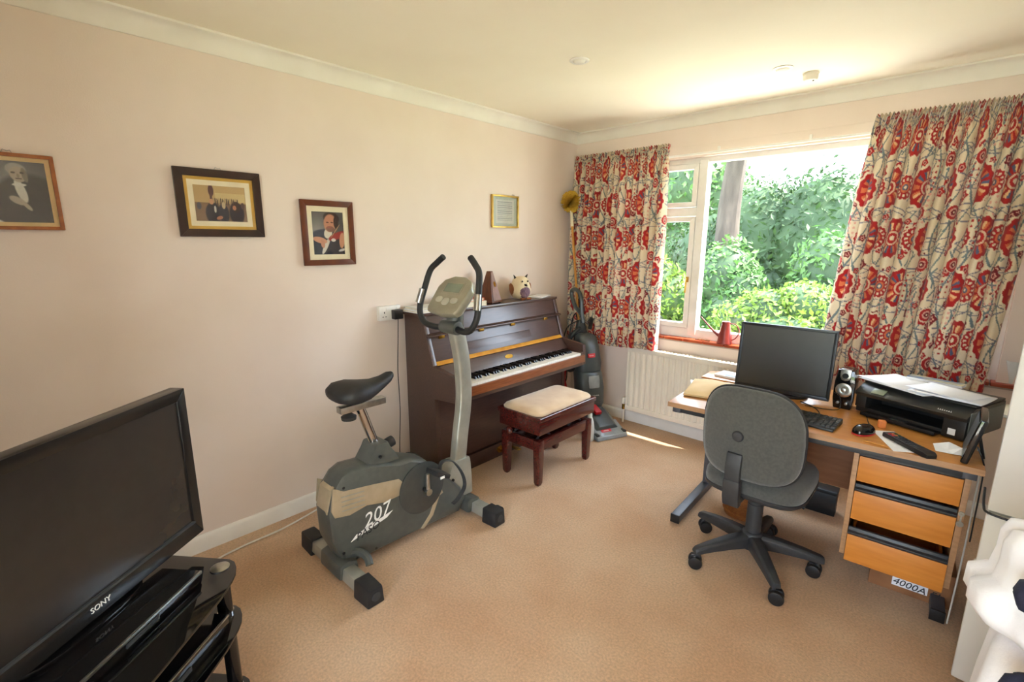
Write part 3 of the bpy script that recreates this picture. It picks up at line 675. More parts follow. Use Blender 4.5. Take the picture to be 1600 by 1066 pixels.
build('bottom_board', MB().box(.29, .318, yi0, yi1, .0, .10), 'piano_wood', pn, .003, world=True)
build('back_board', MB().box(.024, .04, yi0, yi1, .02, 1.05), 'piano_wood', pn, world=True)
for y in (-1.27, -1.17, -1.07):
    ring = MB().cyl((.317, y, .055), (.322, y, .055), .026, 18)
    po = build('pedal', MB().loft([[(x, y+sy*w, .05+dz) for sy, dz in ((-1, -.004), (1, -.004), (1, .004), (-1, .004))] for x, w in ((.31, .009), (.36, .009), (.39, .018), (.415, .019), (.425, .010))]), 'brass', pn, .002, world=True)
    build('pedal_plate', ring, 'brass', po, world=True)

# ------------------------------------------------------------------ things on the piano
PT = 1.068
def book(name, label, cx, cy, z, w, d, h, rz, cover, pages='book_white', cat='book', group=None):
    t = thing(name, label, cat, (cx, cy, z), rz, group)
    build('page_block', MB().box(-w/2+.004, w/2-.004, -d/2+.004, d/2-.002, .0025, h-.0025), pages, t)
    build('cover', MB().box(-w/2, w/2, -d/2, d/2, 0, .0025).box(-w/2, w/2, -d/2, d/2, h-.0025, h).box(-w/2, w/2, d/2-.0025, d/2, 0, h), cover, t)
    return t
book('music_book', 'flat pale music book on the left end of the piano lid', .108, -1.727, PT, .17, .205, .014, .03, 'paper')
book('music_book', 'pale grey booklet on top of the music book on the piano', .100, -1.73, PT+.0145, .15, .18, .016, -.08, 'book_grey')
solo('tissue_box', MB().prism([(-.055, 0), (.055, 0), (.05, .07), (-.05, .07)], 'y', -.055, .055).xf(Matrix.Translation((.085, -1.556, PT))), 'book_grey', 'white box standing behind the bike console on the piano', 'box', bevel=.004)
book('hardback_book', 'thick cream hardback lying lowest under the red book on the piano', .105, -1.375, PT, .17, .225, .032, -.02, 'book_white')
book('hardback_book', 'red-covered book lying on the cream hardback beside the metronome', .10, -1.365, PT+.0325, .15, .19, .020, .04, 'book_red')
mt = thing('metronome', 'wooden pyramid metronome with a brass plate on the piano', 'metronome', (.115, -1.16, PT), math.radians(12))
def taper(w0, d0, w1, d1, z0, z1): return [[(-w0, -d0, z0), (w0, -d0, z0), (w0, d0, z0), (-w0, d0, z0)], [(-w1, -d1, z1), (w1, -d1, z1), (w1, d1, z1), (-w1, d1, z1)]]
build('case', MB().loft(taper(.062, .062, .016, .014, .012, .225)), 'metro_wood', mt, .003)
build('foot_plate', MB().box(-.066, .066, -.066, .066, .008, .02), 'metro_wood', mt, .003)
for sx in (-1, 1):
    for sy in (-1, 1): build('foot', MB().cyl((sx*.05, sy*.05, 0), (sx*.05, sy*.05, .01), .009, 10), 'ebony', mt)
fp = MB().add([(.0645, -.05, .022), (.0645, .05, .022), (.0205, .011, .217), (.0205, -.011, .217), (.061, -.05, .022), (.061, .05, .022), (.018, .011, .217), (.018, -.011, .217)], [(0, 1, 2, 3), (7, 6, 5, 4), (0, 4, 5, 1), (1, 5, 6, 2), (2, 6, 7, 3), (3, 7, 4, 0)])
build('front_panel', fp, 'metro_front', mt)
bp_ = MB().lathe([(.001, 0), (.012, 0), (.012, .0016), (.001, .0016)], 20, sx=1, sy=1.6); bp_.xf(frame3((.0412, 0, .135), (0, 1, 0), (-.222, 0, .975)))
build('badge', bp_, 'brass', mt)
solo('pamphlet', MB().box(-.06, .06, -.115, .115, 0, .006).xf(Matrix.Translation((.10, -.59, PT)) @ Matrix.Rotation(.35, 4, 'Z')), 'paper', 'white pamphlet lying on the right end of the piano lid', 'pamphlet', bevel=.001)
# stuffed owl
ow = thing('stuffed_owl', 'cream stuffed owl with plaid belly sitting on the piano', 'soft toy', (.11, -.83, PT), math.radians(-14))
pf = [(.02, .004), (.055, .008), (.076, .035), (.080, .065), (.074, .10), (.066, .125), (.058, .15), (.04, .166), (.018, .172), (.002, .173)]
build('body', MB().lathe(pf, 28), 'owl_cream', ow, ang=80)
build('belly', MB().ellipsoid((.030, 0, .060), (.058, .058, .056), 20, 14), 'owl_plaid', ow, ang=80)
for s_ in (-1, 1):
    build('wing', MB().ellipsoid((-.005, s_*.074, .072), (.03, .014, .052), 14, 10, Matrix.Rotation(s_*-.22, 3, 'X')), 'owl_brown', ow, ang=80)
    build('ear', MB().loft([[(-.008, s_*.030, .158), (.008, s_*.034, .158), (.004, s_*.052, .150), (-.010, s_*.050, .150)], [(.0, s_*.062, .186), (.002, s_*.063, .186), (.002, s_*.065, .184), (.0, s_*.064, .184)]]), 'owl_dark', ow, smooth=False)
    e = build('eye', MB().ellipsoid((.056, s_*.024, .138), (.007, .011, .011), 12, 8), 'owl_cream', ow, ang=80)
    build('pupil', MB().ellipsoid((.062, s_*.0245, .138), (.004, .007, .007), 10, 8), 'owl_dark', e, ang=80)
    ft = MB()
    for k in (-1, 0, 1): ft.ellipsoid((.074, s_*.026+k*.012, .009), (.016, .007, .009), 10, 8)
    build('foot', ft, 'owl_brown', ow, ang=80)
build('beak', MB().loft([[(.060, -.013, .124), (.060, .013, .124), (.062, .014, .108), (.062, -.014, .108)], [(.090, -.004, .106), (.090, .004, .106), (.088, .004, .101), (.088, -.004, .101)]]), 'owl_dark', ow, .002)

# ================================================================== PIANO STOOL
st = thing('piano_stool', 'dark mahogany piano stool with beige padded seat', 'stool', (.66, -1.145, 0))
SX0, SX1, SY0, SY1 = .485, .822, -1.440, -.855
for sx, sy in ((SX0+.034, SY0+.034), (SX1-.034, SY0+.034), (SX1-.034, SY1-.034), (SX0+.034, SY1-.034)):
    lg = MB().loft([[(sx-r, sy-r, z), (sx+r, sy-r, z), (sx+r, sy+r, z), (sx-r, sy+r, z)] for r, z in ((.014, 0), (.020, .02), (.024, .2), (.0245, .30))])
    build('leg', lg, 'stool_wood', st, .003, world=True)
ix0, ix1, iy0, iy1 = SX0+.034, SX1-.034, SY0+.034, SY1-.034
ap = MB().box(ix0+.026, ix1-.026, iy0-.018, iy0+.004, .232, .300)
build('apron', ap, 'stool_wood', st, .003, world=True)
build('apron', MB().box(ix0+.026, ix1-.026, iy1-.004, iy1+.018, .232, .300), 'stool_wood', st, .003, world=True)
build('apron', MB().box(ix0-.018, ix0+.004, iy0+.026, iy1-.026, .232, .300), 'stool_wood', st, .003, world=True)
build('apron', MB().box(ix1-.004, ix1+.018, iy0+.026, iy1-.026, .232, .300), 'stool_wood', st, .003, world=True)
build('shelf_board', MB().box(ix0, ix1, iy0, iy1, .268, .276), 'stool_wood', st, world=True)
mech = MB()
for y in (iy0+.09, iy1-.09):
    for x in (ix0+.04, ix1-.04):
        mech.tube([(x, y-.07, .285), (x, y+.07, .36)], .006, 8).tube([(x, y+.07, .285), (x, y-.07, .36)], .006, 8)
    mech.cyl((ix0+.03, y, .322), (ix1-.03, y, .322), .007, 10)
mech.cyl((.60, iy0-.01, .322), (.60, iy1-.05, .322), .006, 10)
build('scissor_lift', mech, 'dark_grey', st, world=True)
build('seat_box', MB().box(SX0, SX1, SY0, SY1, .345, .428), 'stool_wood', st, .004, world=True)
build('seat_moulding', MB().box(SX0-.010, SX1+.010, SY0-.010, SY1+.010, .430, .458), 'stool_wood', st, .006, seg=3, world=True)
rings = []
for k, (ins, z) in enumerate(((.004, .456), (.000, .466), (.010, .480), (.035, .492), (.075, .500), (.115, .503))):
    rings.append([(p[0], p[1], z) for p in rounded(SX0+.004+ins, SX1-.004-ins, SY0+.004+ins, SY1-.004-ins, max(.02, .05-ins*.2), 5)])
build('cushion', MB().loft(rings), 'stool_velvet', st, world=True, ang=70)
kn = MB().tube([(.575, SY0-.004, .352), (.575, SY0+.0, .352)], .008).lathe([(.010, 0), (.024, .006), (.026, .02), (.018, .03), (.004, .034)], 20)
k2 = MB().lathe([(.010, -.012), (.026, .0), (.028, .012), (.020, .024), (.004, .028)], 20).xf(frame3((.575, iy0-.03, .318), (1, 0, 0), (0, 0, 1)))
build('knob', k2, 'stool_wood', st, world=True, ang=60)
k3 = MB().lathe([(.010, -.012), (.026, .0), (.028, .012), (.020, .024), (.004, .028)], 20).xf(frame3((.575, iy1+.03, .318), (-1, 0, 0), (0, 0, 1)))
build('knob', k3, 'stool_wood', st, world=True, ang=60)

# ================================================================== CARPET CLEANER, BOTTLE, DUSTER
vc = thing('carpet_cleaner', 'grey upright carpet cleaner with red trim standing in the corner', 'carpet cleaner', (.50, -.36, 0), math.radians(-22))
# local frame: +x is the way the nozzle points
build('head', MB().loft([[(x, sy*w, z) for sy, z in ((-1, .012), (1, .012), (1, zt), (.55, zt+.05), (-.55, zt+.05), (-1, zt))] for x, w, zt in ((-.13, .09, .06), (-.06, .115, .12), (.02, .125, .13), (.10, .13, .085), (.19, .13, .035))]), 'vac_grey', vc, .008, world=False, ang=50)
build('nozzle', MB().loft([[(x, sy*w, z) for sy, z in ((-1, .004), (1, .004), (1, zt), (-1, zt))] for x, w, zt in ((.12, .128, .10), (.20, .14, .052), (.262, .14, .035), (.268, .138, .012))]), 'vac_clear', vc, .006, ang=50)
build('skirt', MB().box(-.10, .255, -.138, -.112, .003, .05).box(-.10, .255, .112, .138, .003, .05), 'vac_dark', vc, .006)
build('release_pedal', MB().obox((.055, -.02, .178), (.045, 0, -.018), (0, .028, 0), (.004, 0, .012)), 'vac_red', vc, .006)
bf = frame3((.205, -.02, .0535), (0, 1, 0), (-.872, 0, .49))
hb2 = build('head_badge', MB().box(-.045, .045, -.014, .014, -.004, .0015).xf(bf), 'vac_red', vc, .002)
build('maker_lettering', strokes_mb(.05, .010, 5).xf(bf @ Matrix.Translation((0, 0, .0022))), 'white_print', hb2)
for s_ in (-1, 1): build('wheel', MB().cyl((-.09, s_*.095, .05), (-.09, s_*.135, .05), .05, 20), 'vac_dark', vc, .004)
lean = lambda x, z: (-.06-.16*(z-.1)+x, z)
def ringz(z, xf_, xb, w, p=3.2): 
    cx = lean((xf_+xb)/2, z)[0]; return [(cx+a, b, z) for a, b in superell((xf_-xb)/2, w, p, 24)]
build('lower_tank', MB().loft([ringz(.15, .06, -.07, .10), ringz(.20, .085, -.07, .115), ringz(.33, .10, -.07, .118), ringz(.45, .09, -.07, .112), ringz(.47, .075, -.065, .10)]), 'vac_grey', vc, ang=50)
build('upper_tank', MB().loft([ringz(.47, .085, -.06, .105), ringz(.53, .095, -.06, .108), ringz(.66, .085, -.055, .100), ringz(.74, .06, -.05, .085), ringz(.76, .03, -.04, .05)]), 'vac_grey', vc, ang=50)
build('spine', MB().loft([ringz(.12, -.055, -.115, .07), ringz(.45, -.055, -.115, .075), ringz(.74, -.03, -.10, .06), ringz(.86, -.03, -.075, .028)]), 'vac_dark', vc, ang=50)
build('front_plate', MB().loft([[(lean(.098, z)[0]+dx, b, z) for dx, b in ((.0, -w), (.010, -w*.6), (.010, w*.6), (.0, w))] for z, w in ((.34, .05), (.40, .055), (.44, .05))]), 'vac_clear', vc, .003)
tx_ = strokes_mb(.10, .012, 8); tx_.xf(frame3((lean(.104, .27)[0]-.004, -.01, .28), (0, 1, 0), (-.16, 0, .987))); build('model_lettering', tx_, 'white_print', vc)
build('badge', MB().obox((lean(.098, .60)[0]-.004, -.01, .60), (.003, 0, .0005), (0, .034, 0), (-.003, 0, .016)), 'vac_red', vc, .002)
build('badge_lettering', strokes_mb(.042, .009, 5).xf(frame3((lean(.098, .60)[0]-.0003, -.01, .60), (0, 1, 0), (-.16, 0, .987))), 'white_print', vc)
hp = smooth_path([(-.20, 0, .84), (-.225, 0, .94), (-.235, 0, 1.02), (-.27, 0, 1.085), (-.335, 0, 1.105), (-.385, 0, 1.085), (-.375, 0, 1.03), (-.325, 0, .965), (-.26, 0, .925), (-.222, 0, .90)], 5)
build('handle', MB().tube(hp, .017, 10), 'vac_grey', vc)
build('hose', MB().tube(smooth_path([(-.17, .05, .80), (-.26, .12, .86), (-.36, .13, .72), (-.36, .10, .50), (-.31, -.02, .42), (-.27, -.10, .46), (-.25, -.12, .60), (-.21, -.10, .74), (-.20, -.02, .80)], 8), .017, 10), 'vac_dark', vc)
build('cord', MB().tube(smooth_path([(-.22, -.03, .86), (-.31, -.09, .78), (-.34, -.11, .55), (-.28, -.12, .34), (-.22, -.13, .40), (-.24, -.12, .62), (-.27, -.06, .86), (-.33, .02, .88), (-.35, .05, .62), (-.30, .05, .36), (-.20, .06, .30)], 8), .005, 6), 'cable_black', vc)
build('hose_tool', MB().tube([(-.26, -.13, .46), (-.25, -.15, .36), (-.21, -.16, .30)], [.02, .022, .03], 10), 'vac_red', vc)
solo('spray_bottle', MB().lathe([(.030, 0), (.035, .008), (.035, .11), (.030, .155), (.020, .185), (.017, .192), (.017, .215), (.014, .22)], 20, (.622, -.598, 0)), 'bottle_white', 'slim white plastic bottle standing beside the piano stool', 'bottle', ang=50)
du = thing('cobweb_duster', 'yellow cobweb duster on a long cane pole leaning in the corner', 'duster', (.24, -.16, 0))
pa, pb = Vector((.30, -.19, .0)), Vector((.095, -.185, 1.72))
build('pole', MB().tube([pa, pb], .010, 10), 'cane', du, world=True)
build('ferrule', MB().tube([pb-(pb-pa).normalized()*.10, pb+(pb-pa).normalized()*.03], [.015, .012], 10), 'mount_cream', du, world=True)
hb = MB(); hc = pb+(pb-pa).normalized()*.10; rg = random.Random(5)
for i in range(900):
    d = Vector((rg.gauss(0, 1), rg.gauss(0, 1), rg.gauss(0, 1))).normalized(); L_ = .085*(.85+.25*rg.random()); e = hc+Vector((d.x*.9*L_, d.y*.9*L_, d.z*L_)); s_ = d.orthogonal().normalized()*.004
    n0 = len(hb.v); hb.v += [tuple(hc+d*.01-s_), tuple(hc+d*.01+s_), tuple(e+s_*1.3), tuple(e-s_*1.3)]; hb.f.append((n0, n0+1, n0+2, n0+3))
build('bristles', hb, 'duster', du, world=True, smooth=False, kind='stuff')

# ================================================================== EXERCISE BIKE
bk_ = thing('exercise_bike', 'grey and silver upright exercise bike standing in front of the piano', 'exercise bike', (.635, -2.25, 0))
def W(name, mb, m, par=bk_, **k): return build(name, mb, m, par, world=True, **k)
prof = [(-2.655, .065), (-2.71, .20), (-2.715, .34), (-2.69, .43), (-2.645, .487), (-2.60, .508), (-2.50, .500), (-2.42, .478), (-2.34, .452), (-2.28, .452), (-2.19, .415), (-2.08, .305), (-1.96, .175), (-1.925, .10), (-1.97, .035), (-2.20, .045), (-2.44, .052), (-2.56, .052)]
def body_loft(prof, xs):
    cy = sum(p[0] for p in prof)/len(prof); cz = sum(p[1] for p in prof)/len(prof)
    return MB().loft([[(x, cy+(p[0]-cy)*s_, cz+(p[1]-cz)*s_) for p in prof] for x, s_ in xs])
W('body_shell', body_loft(prof, ((.562, .93), (.575, .98), (.60, 1), (.67, 1), (.697, .98), (.708, .93))), 'bike_dark', ang=40)
band = [(-2.690, .455), (-2.640, .425), (-2.51, .405), (-2.36, .378), (-2.335, .35), (-2.36, .29), (-2.44, .288), (-2.535, .312), (-2.62, .300), (-2.69, .315), (-2.703, .35)]
W('champagne_panel', MB().prism(band, 'x', .700, .7095), 'bike_champagne', bevel=.003)
W('champagne_panel', MB().prism(band, 'x', .5605, .57), 'bike_champagne', bevel=.003)
W('rear_panel', MB().prism([(-2.712, .318), (-2.7145, .35), (-2.693, .440), (-2.66, .455), (-2.66, .32)], 'x', .585, .690), 'bike_champagne', bevel=.012)
rb = MB()
for k in range(4): rb.obox((.7095, -2.60, .395-.022*k), (.002, 0, 0), (0, .055, -.006), (0, 0, .002))
W('grille_lines', rb, 'bike_silver')
W('lower_stripe', MB().prism([(-2.150, .185), (-2.120, .19), (-2.165, .10), (-2.225, .050), (-2.245, .058), (-2.185, .115)], 'x', .700, .7115), 'bike_champagne', bevel=.002)
W('side_stripe', MB().prism([(-2.155, .245), (-2.115, .255), (-2.095, .20), (-2.130, .19)], 'x', .700, .7115), 'bike_champagne', bevel=.002)
W('print_flash', MB().prism([(-2.625, .168), (-2.595, .193), (-2.40, .232), (-2.435, .208)], 'x', .7082, .7092), 'white_print')
tm = text_mb('207', .095, .0006, .3); tm.xf(frame3((.7092, -2.490, .244), (0, 1, .17), (0, -.17, 1))); W('model_number', tm, 'white_print')
tm = text_mb('PASO', .050, .0006, .3); tm.xf(frame3((.7104, -2.540, .186), (0, 1, .17), (0, -.17, 1))); W('maker_lettering', tm, 'ink')
for y, z in ((-2.64, .44), (-2.66, .13), (-2.60, .075), (-2.50, .075), (-2.02, .24), (-1.96, .15), (-2.45, .52)):
    W('screw', MB().cyl((.700, y, z), (.7085, y, z), .007, 10), 'black_plastic')
# seat tube, post, saddle
W('seat_collar', MB().loft([[(x, y, z) for x, y in ((.575, ya), (.695, ya), (.695, yb), (.575, yb))] for z, ya, yb in ((.470, -2.525, -2.335), (.50, -2.510, -2.35), (.55, -2.475, -2.385), (.578, -2.462, -2.395))]), 'bike_dark', bevel=.012, ang=50)
W('height_knob', MB().cyl((.635, -2.39, .535), (.635, -2.335, .548), .026, 14).cyl((.635, -2.40, .533), (.635, -2.36, .542), .012, 10), 'black_rubber', bevel=.004)
W('seat_post', MB().cyl((.635, -2.425, .53), (.635, -2.498, .755), .0215, 20), 'chrome')
W('seat_slider', MB().box(.612, .658, -2.60, -2.375, .752, .782), 'steel', bevel=.003)
W('slider_knob', MB().lathe([(.012, .0), (.032, .003), (.034, .018), (.022, .026), (.008, .04)], 16, (.635, -2.555, .712)), 'black_rubber', ang=50)
rings = []
for y, hw, zt, zb in ((-2.625, .045, .850, .825), (-2.615, .085, .868, .810), (-2.58, .112, .885, .800), (-2.53, .110, .888, .795), (-2.48, .085, .880, .795), (-2.43, .055, .875, .805), (-2.38, .036, .882, .825), (-2.345, .030, .893, .845), (-2.325, .018, .892, .862)):
    rings.append([(.635+a, y, (zt+zb)/2+b) for a, b in superell(hw, (zt-zb)/2, 2.6, 20)])
W('saddle', MB().loft(rings), 'black_rubber', ang=70)
W('saddle_clamp', MB().cyl((.635, -2.48, .78), (.635, -2.48, .81), .02, 14), 'steel')
# crank disc, cranks, pedals, straps
for s_, x0, x1 in ((1, .7085, .722), (-1, .548, .5615)):
    W('crank_disc', MB().lathe([(.134, 0), (.135, .006), (.120, .011), (.03, .013), (.012, .022), (.002, .022)], 40).xf(frame3((x0 if s_ > 0 else x1, -2.228, .282), (0, s_, 0), (0, 0, 1))), 'bike_disc', ang=30)
W('axle', MB().cyl((.54, -2.228, .282), (.742, -2.228, .282), .013, 14), 'black_plastic')
def crank(x, tipy, tipz, xo):
    c = MB().tube([(x, -2.228+.012, .268), (x, tipy, tipz)], [.014, .010], 10)
    c.cyl((x-.012, -2.216, .266), (x+.014, -2.216, .266), .018, 14); return W('crank', c, 'steel', ang=50)
def pedal(xc, y, z, a):
    t_ = MB().obox((xc, y, z), (.045, 0, 0), (0, .045*math.cos(a), -.045*math.sin(a)), (0, .012*math.sin(a), .012*math.cos(a)))
    p = W('pedal', t_, 'black_rubber', bevel=.006)
    sp = MB()
    path = smooth_path([(xc-.03, y+.03, z-.01), (xc-.035, y+.055, z+.03), (xc-.01, y+.10, z+.025), (xc+.02, y+.135, z-.04), (xc+.035, y+.14, z-.11), (xc+.03, y+.10, z-.165), (xc+.02, y+.07, z-.19)], 6)
    for q0, q1 in zip(path[:-1], path[1:]):
        d = (q1-q0); s2 = Vector((1, 0, 0)); n_ = d.cross(s2).normalized()*.003
        sp.obox((q0+q1)/2, d*.52, s2*.011, n_)
    build('toe_strap', sp, 'dark_grey', p, world=True)
    build('reflector', MB().obox((xc+.046, y-.01, z-.004), (.002, 0, 0), (0, .012, 0), (0, 0, .006)), 'white_print', p, world=True)
crank(.742, -2.215, .362, 1); pedal(.790, -2.185, .372, .45)
crank(.528, -2.24, .20, -1); W('pedal', MB().obox((.482, -2.25, .19), (.042, 0, 0), (0, .045, 0), (0, 0, .012)), 'black_rubber', bevel=.006)
# stabilisers
def stab(y, x0, x1, cap, label=None):
    W('stabiliser_bar', MB().prism([(y-.035, .022), (y+.035, .022), (y+.028, .075), (y-.028, .075)], 'x', x0+cap*.6, x1-cap*.6), 'bike_silver', bevel=.006)
    for a, b, s_ in ((x0, x0+cap, -1), (x1-cap, x1, 1)):
        r = [[(x, y+p[0]*k_, .043+p[1]*k2) for p in ((-.043, -.043), (.043, -.043), (.036, .042), (-.036, .042))] for x, k_, k2 in ((a, .92 if s_ < 0 else 1, .95 if s_ < 0 else 1), (b, 1 if s_ < 0 else .92, 1 if s_ < 0 else .95))]
        W('end_cap', MB().loft(r), 'black_rubber', bevel=.008)
        W('end_dial', MB().cyl(((a if s_ < 0 else b)-.003, y, .045), ((a if s_ < 0 else b)+.003, y, .045), .02, 14), 'dark_grey')
stab(-2.655, .325, .955, .115); stab(-1.885, .345, .925, .10)
W('rear_bracket', MB().loft([[(x, -2.655+y, z) for y, z in ((-.046, .02), (.05, .02), (.045, .085), (.0, .10), (-.04, .09))] for x in (.545, .735)]), 'bike_dark', bevel=.012)
W('lever', MB().tube(smooth_path([(.67, -2.63, .095), (.72, -2.60, .115), (.77, -2.585, .105), (.80, -2.59, .08)], 5), [.018]*16, 8), 'bike_dark')
W('front_bracket', MB().loft([[(x, -1.89+y, z) for y, z in ((-.055, .02), (.045, .02), (.036, .085), (-.03, .10), (-.055, .09))] for x in (.545, .735)]), 'bike_dark', bevel=.012)
W('transport_wheel', MB().cyl((.84, -1.835, .035), (.875, -1.835, .035), .034, 18), 'black_rubber', bevel=.004)
# front column and boot
W('column_boot', MB().loft([[(x, y, z) for x, y in ((.60-w, ya), (.67+w, ya), (.67+w, yb), (.60-w, yb))] for z, ya, yb, w in ((.10, -2.02, -1.86, .012), (.20, -2.045, -1.862, .012), (.285, -2.01, -1.868, .010), (.318, -1.985, -1.872, .006))]), 'bike_silver', bevel=.008, ang=50)
cp = smooth_path([(-1.935, .25), (-1.930, .31)] and [(0, -1.932, .25), (0, -1.905, .45), (0, -1.880, .60), (0, -1.874, .72), (0, -1.886, .88), (0, -1.915, 1.02), (0, -1.928, 1.06)], 6)
rr_ = []
for i, p in enumerate(cp):
    tg = (cp[min(i+1, len(cp)-1)]-cp[max(i-1, 0)]).normalized(); nn = Vector((0, tg.z, -tg.y))
    rr_.append([(.635+a, p.y+nn.y*b, p.z+nn.z*b) for a, b in superell(.030, .043, 4, 20)])
W('column', MB().loft(rr_), 'bike_silver', ang=40)
W('handlebar_clamp', MB().cyl((.575, -1.955, 1.058), (.695, -1.955, 1.058), .036, 18).lathe([(.030, -.03), (.045, .0), (.046, .06), (.040, .12)], 18, (.635, -1.925, 1.05)), 'bike_dark', bevel=.004)
for s_ in (-1, 1):
    hp = smooth_path([(.635+s_*.03, -1.955, 1.058), (.635+s_*.12, -1.970, 1.050), (.635+s_*.195, -1.985, 1.075), (.635+s_*.230, -1.978, 1.145), (.635+s_*.212, -1.95, 1.262), (.635+s_*.192, -1.928, 1.345), (.635+s_*.150, -1.915, 1.385), (.635+s_*.106, -1.905, 1.418)], 6)
    hb_ = W('handlebar', MB().tube(hp, .0165, 12), 'black_rubber', ang=60)
    build('pulse_sensor', MB().tube([(.635+s_*.232, -1.984, 1.17), (.635+s_*.219, -1.964, 1.245)], .0178, 12), 'steel', hb_, world=True)
# console: silver pod facing the saddle
cx_ = Vector((.635, -1.955, 1.222)); ex = Vector((1, 0, 0)); ey = Vector((0, .115, .137)).normalized(); ez = ex.cross(ey)
CM = Matrix(((ex.x, ey.x, ez.x, cx_.x), (ex.y, ey.y, ez.y, cx_.y), (ex.z, ey.z, ez.z, cx_.z), (0, 0, 0, 1)))
out = [(-.118, -.085), (-.105, -.105), (0, -.118), (.105, -.105), (.118, -.085), (.128, .05), (.105, .095), (.04, .122), (-.04, .122), (-.105, .095), (-.128, .05)]
pod = MB().loft([[(x*s_, y*s_, z) for x, y in out] for s_, z in ((.72, -.065), (.96, -.035), (1, -.005), (.97, .006))]).xf(CM)
co = W('console', pod, 'bike_console', bevel=.004, ang=40)
build('lcd_screen', MB().prism([(-.062, .018), (.062, .018), (.062, .072), (-.062, .072)], 'z', .004, .0085).xf(CM), 'lcd', co, world=True)
build('screen_bezel', MB().prism([(-.072, .010), (.072, .010), (.072, .080), (-.072, .080)], 'z', .003, .0075).xf(CM), 'bike_console', co, world=True, bevel=.002)
for bx, by, w_, h_ in ((-.058, -.030, .026, .017), (0, -.040, .026, .022), (.058, -.030, .026, .017)):
    build('button', MB().prism(superell(w_, h_, 2.4, 20, bx, by), 'z', .004, .010).xf(CM), 'button', co, world=True, bevel=.002)
build('console_neck', MB().loft([[(.635+a, -1.925+b, 1.10) for a, b in superell(.045, .035, 3, 16)], [(.635+a, -1.925+b, 1.19) for a, b in superell(.05, .04, 3, 16)]]), 'bike_dark', co, world=True)

# ================================================================== TV AND ITS STAND
e1 = Vector((.6145, -.7889, 0)); ang_tv = math.atan2(e1.y, e1.x)
# frame: local x along the long side (towards the viewer's left), local -y... depth axis points to the wall corner
ts = thing('tv_stand', 'black glass three-shelf television stand with round black legs', 'tv stand', (1.036, -3.114, 0), ang_tv)
# local: x 0..W along e1, y 0..-D towards the left wall
TW, TD = .92, .44
def shelf(z):
    o = [(.0, -TD), (TW, -TD), (TW, -.13)] + [(TW-.13*(1-math.cos(a)), -.13+.13*math.sin(a)) for a in (.6, 1.1)] + [(TW/2, .028)] + [(.17, .004), (.128, -.004), (.095, -.012), (.065, -.022), (.035, -.04), (.012, -.062), (.002, -.085)]
    s_ = build('glass_shelf', MB().prism(o, 'z', z-.008, z), 'black_glass', ts, .0015, seg=2)
    return s_
for z in (.50, .33, .055): shelf(z)
for x, y in ((.045, -.087), (TW-.045, -.16), (.06, -TD+.05), (TW-.06, -TD+.05)):
    lg = build('leg', MB().cyl((x, y, .012), (x, y, .492), .0215, 20), 'gloss_black', ts)
    build('chrome_collar', MB().cyl((x, y, .318), (x, y, .346), .0232, 20).cyl((x, y, .043), (x, y, .062), .0232, 20), 'chrome', lg)
    build('cap_disc', MB().lathe([(.026, 0), (.027, .003), (.022, .006), (.001, .007)], 24, (x, y, .50)), 'steel', lg, ang=60)
    build('foot', MB().cyl((x, y, 0), (x, y, .016), .026, 18), 'black_plastic', lg)
def deck(name, label, x0, x1, y0, y1, z0, z1, front_h, strip):
    t = thing(name, label, 'media player', tuple(FR[ts.name] @ Vector(((x0+x1)/2, (y0+y1)/2, z0))), ang_tv)
    def L_(n, mb, m, **k): 
        mb.xf(Matrix.Translation((-(x0+x1)/2, -(y0+y1)/2, -z0))); return build(n, mb, m, t, **k)
    L_('casing', MB().box(x0, x1, y0, y1, z0+.004, z1), 'gloss_black', bevel=.003)
    for x in (x0+.03, x1-.03): 
        for y in (y0+.03, y1-.03): L_('foot', MB().cyl((x, y, z0), (x, y, z0+.006), .012, 12), 'black_rubber')
    L_('silver_trim', MB().box(x0+.002, x1-.002, y1-.002, y1+.004, z1-strip, z1+.001), 'steel', bevel=.001)
    L_('front_display', MB().box(x0+.16, x0+.26, y1, y1+.003, z0+.015, z0+.028), 'dark_grey')
deck('disc_player', 'glossy black player with a silver front edge on the top shelf', .11, .56, -.34, -.095, .501, .540, .04, .008)
deck('set_top_box', 'flat black box with thin silver edges on the middle shelf', .10, .50, -.30, -.035, .331, .385, .05, .004)
tv = thing('television', 'black flat-screen television standing on the glass stand', 'television', (.831, -3.206, .5415), ang_tv)
# local: x along e1 0..W, screen faces +y
VW, ZB, VH = .775, .0185, .490
build('bezel', MB().ring(0, VW, ZB, ZB+VH, (.034, .034, .05, .034), -.035, .012), 'tv_bezel', tv, .002)
build('screen', MB().box(.03, VW-.03, -.03, .006, ZB+.045, ZB+VH-.03), 'tv_screen', tv)
build('bezel_edge', MB().box(.030, VW-.03, .004, .0135, ZB+.046, ZB+.053), 'dark_grey', tv, .001)
build('rear_housing', MB().loft([[(x, y, z) for x, z in ((a, ZB+.02+b), (VW-a, ZB+.02+b), (VW-a, ZB+VH-.02-b), (a, ZB+VH-.02-b))] for y, a, b in ((-.034, .02, 0), (-.06, .05, .03), (-.085, .12, .08))]), 'black_plastic', tv, .004)
tm = text_mb('SONY', .021, .0008); tm.xf(frame3((VW/2-.02, .0128, ZB+.026), (-1, 0, 0), (0, 0, 1))); build('maker_lettering', tm, 'white_print', tv)
build('foot_stem', MB().box(VW/2-.05, VW/2+.05, -.07, -.03, .008, ZB+.05), 'gloss_black', tv, .004)
build('foot_plate', MB().prism([(VW/2+a, -.055+b) for a, b in superell(.18, .085, 2.6, 32)], 'z', 0, .010), 'gloss_black', tv, .003)

# ================================================================== DESK
DA = math.radians(2.9)
dk = thing('office_desk', 'wood-topped office desk with grey metal legs under the window', 'desk', (1.57, -1.345, 0), DA)
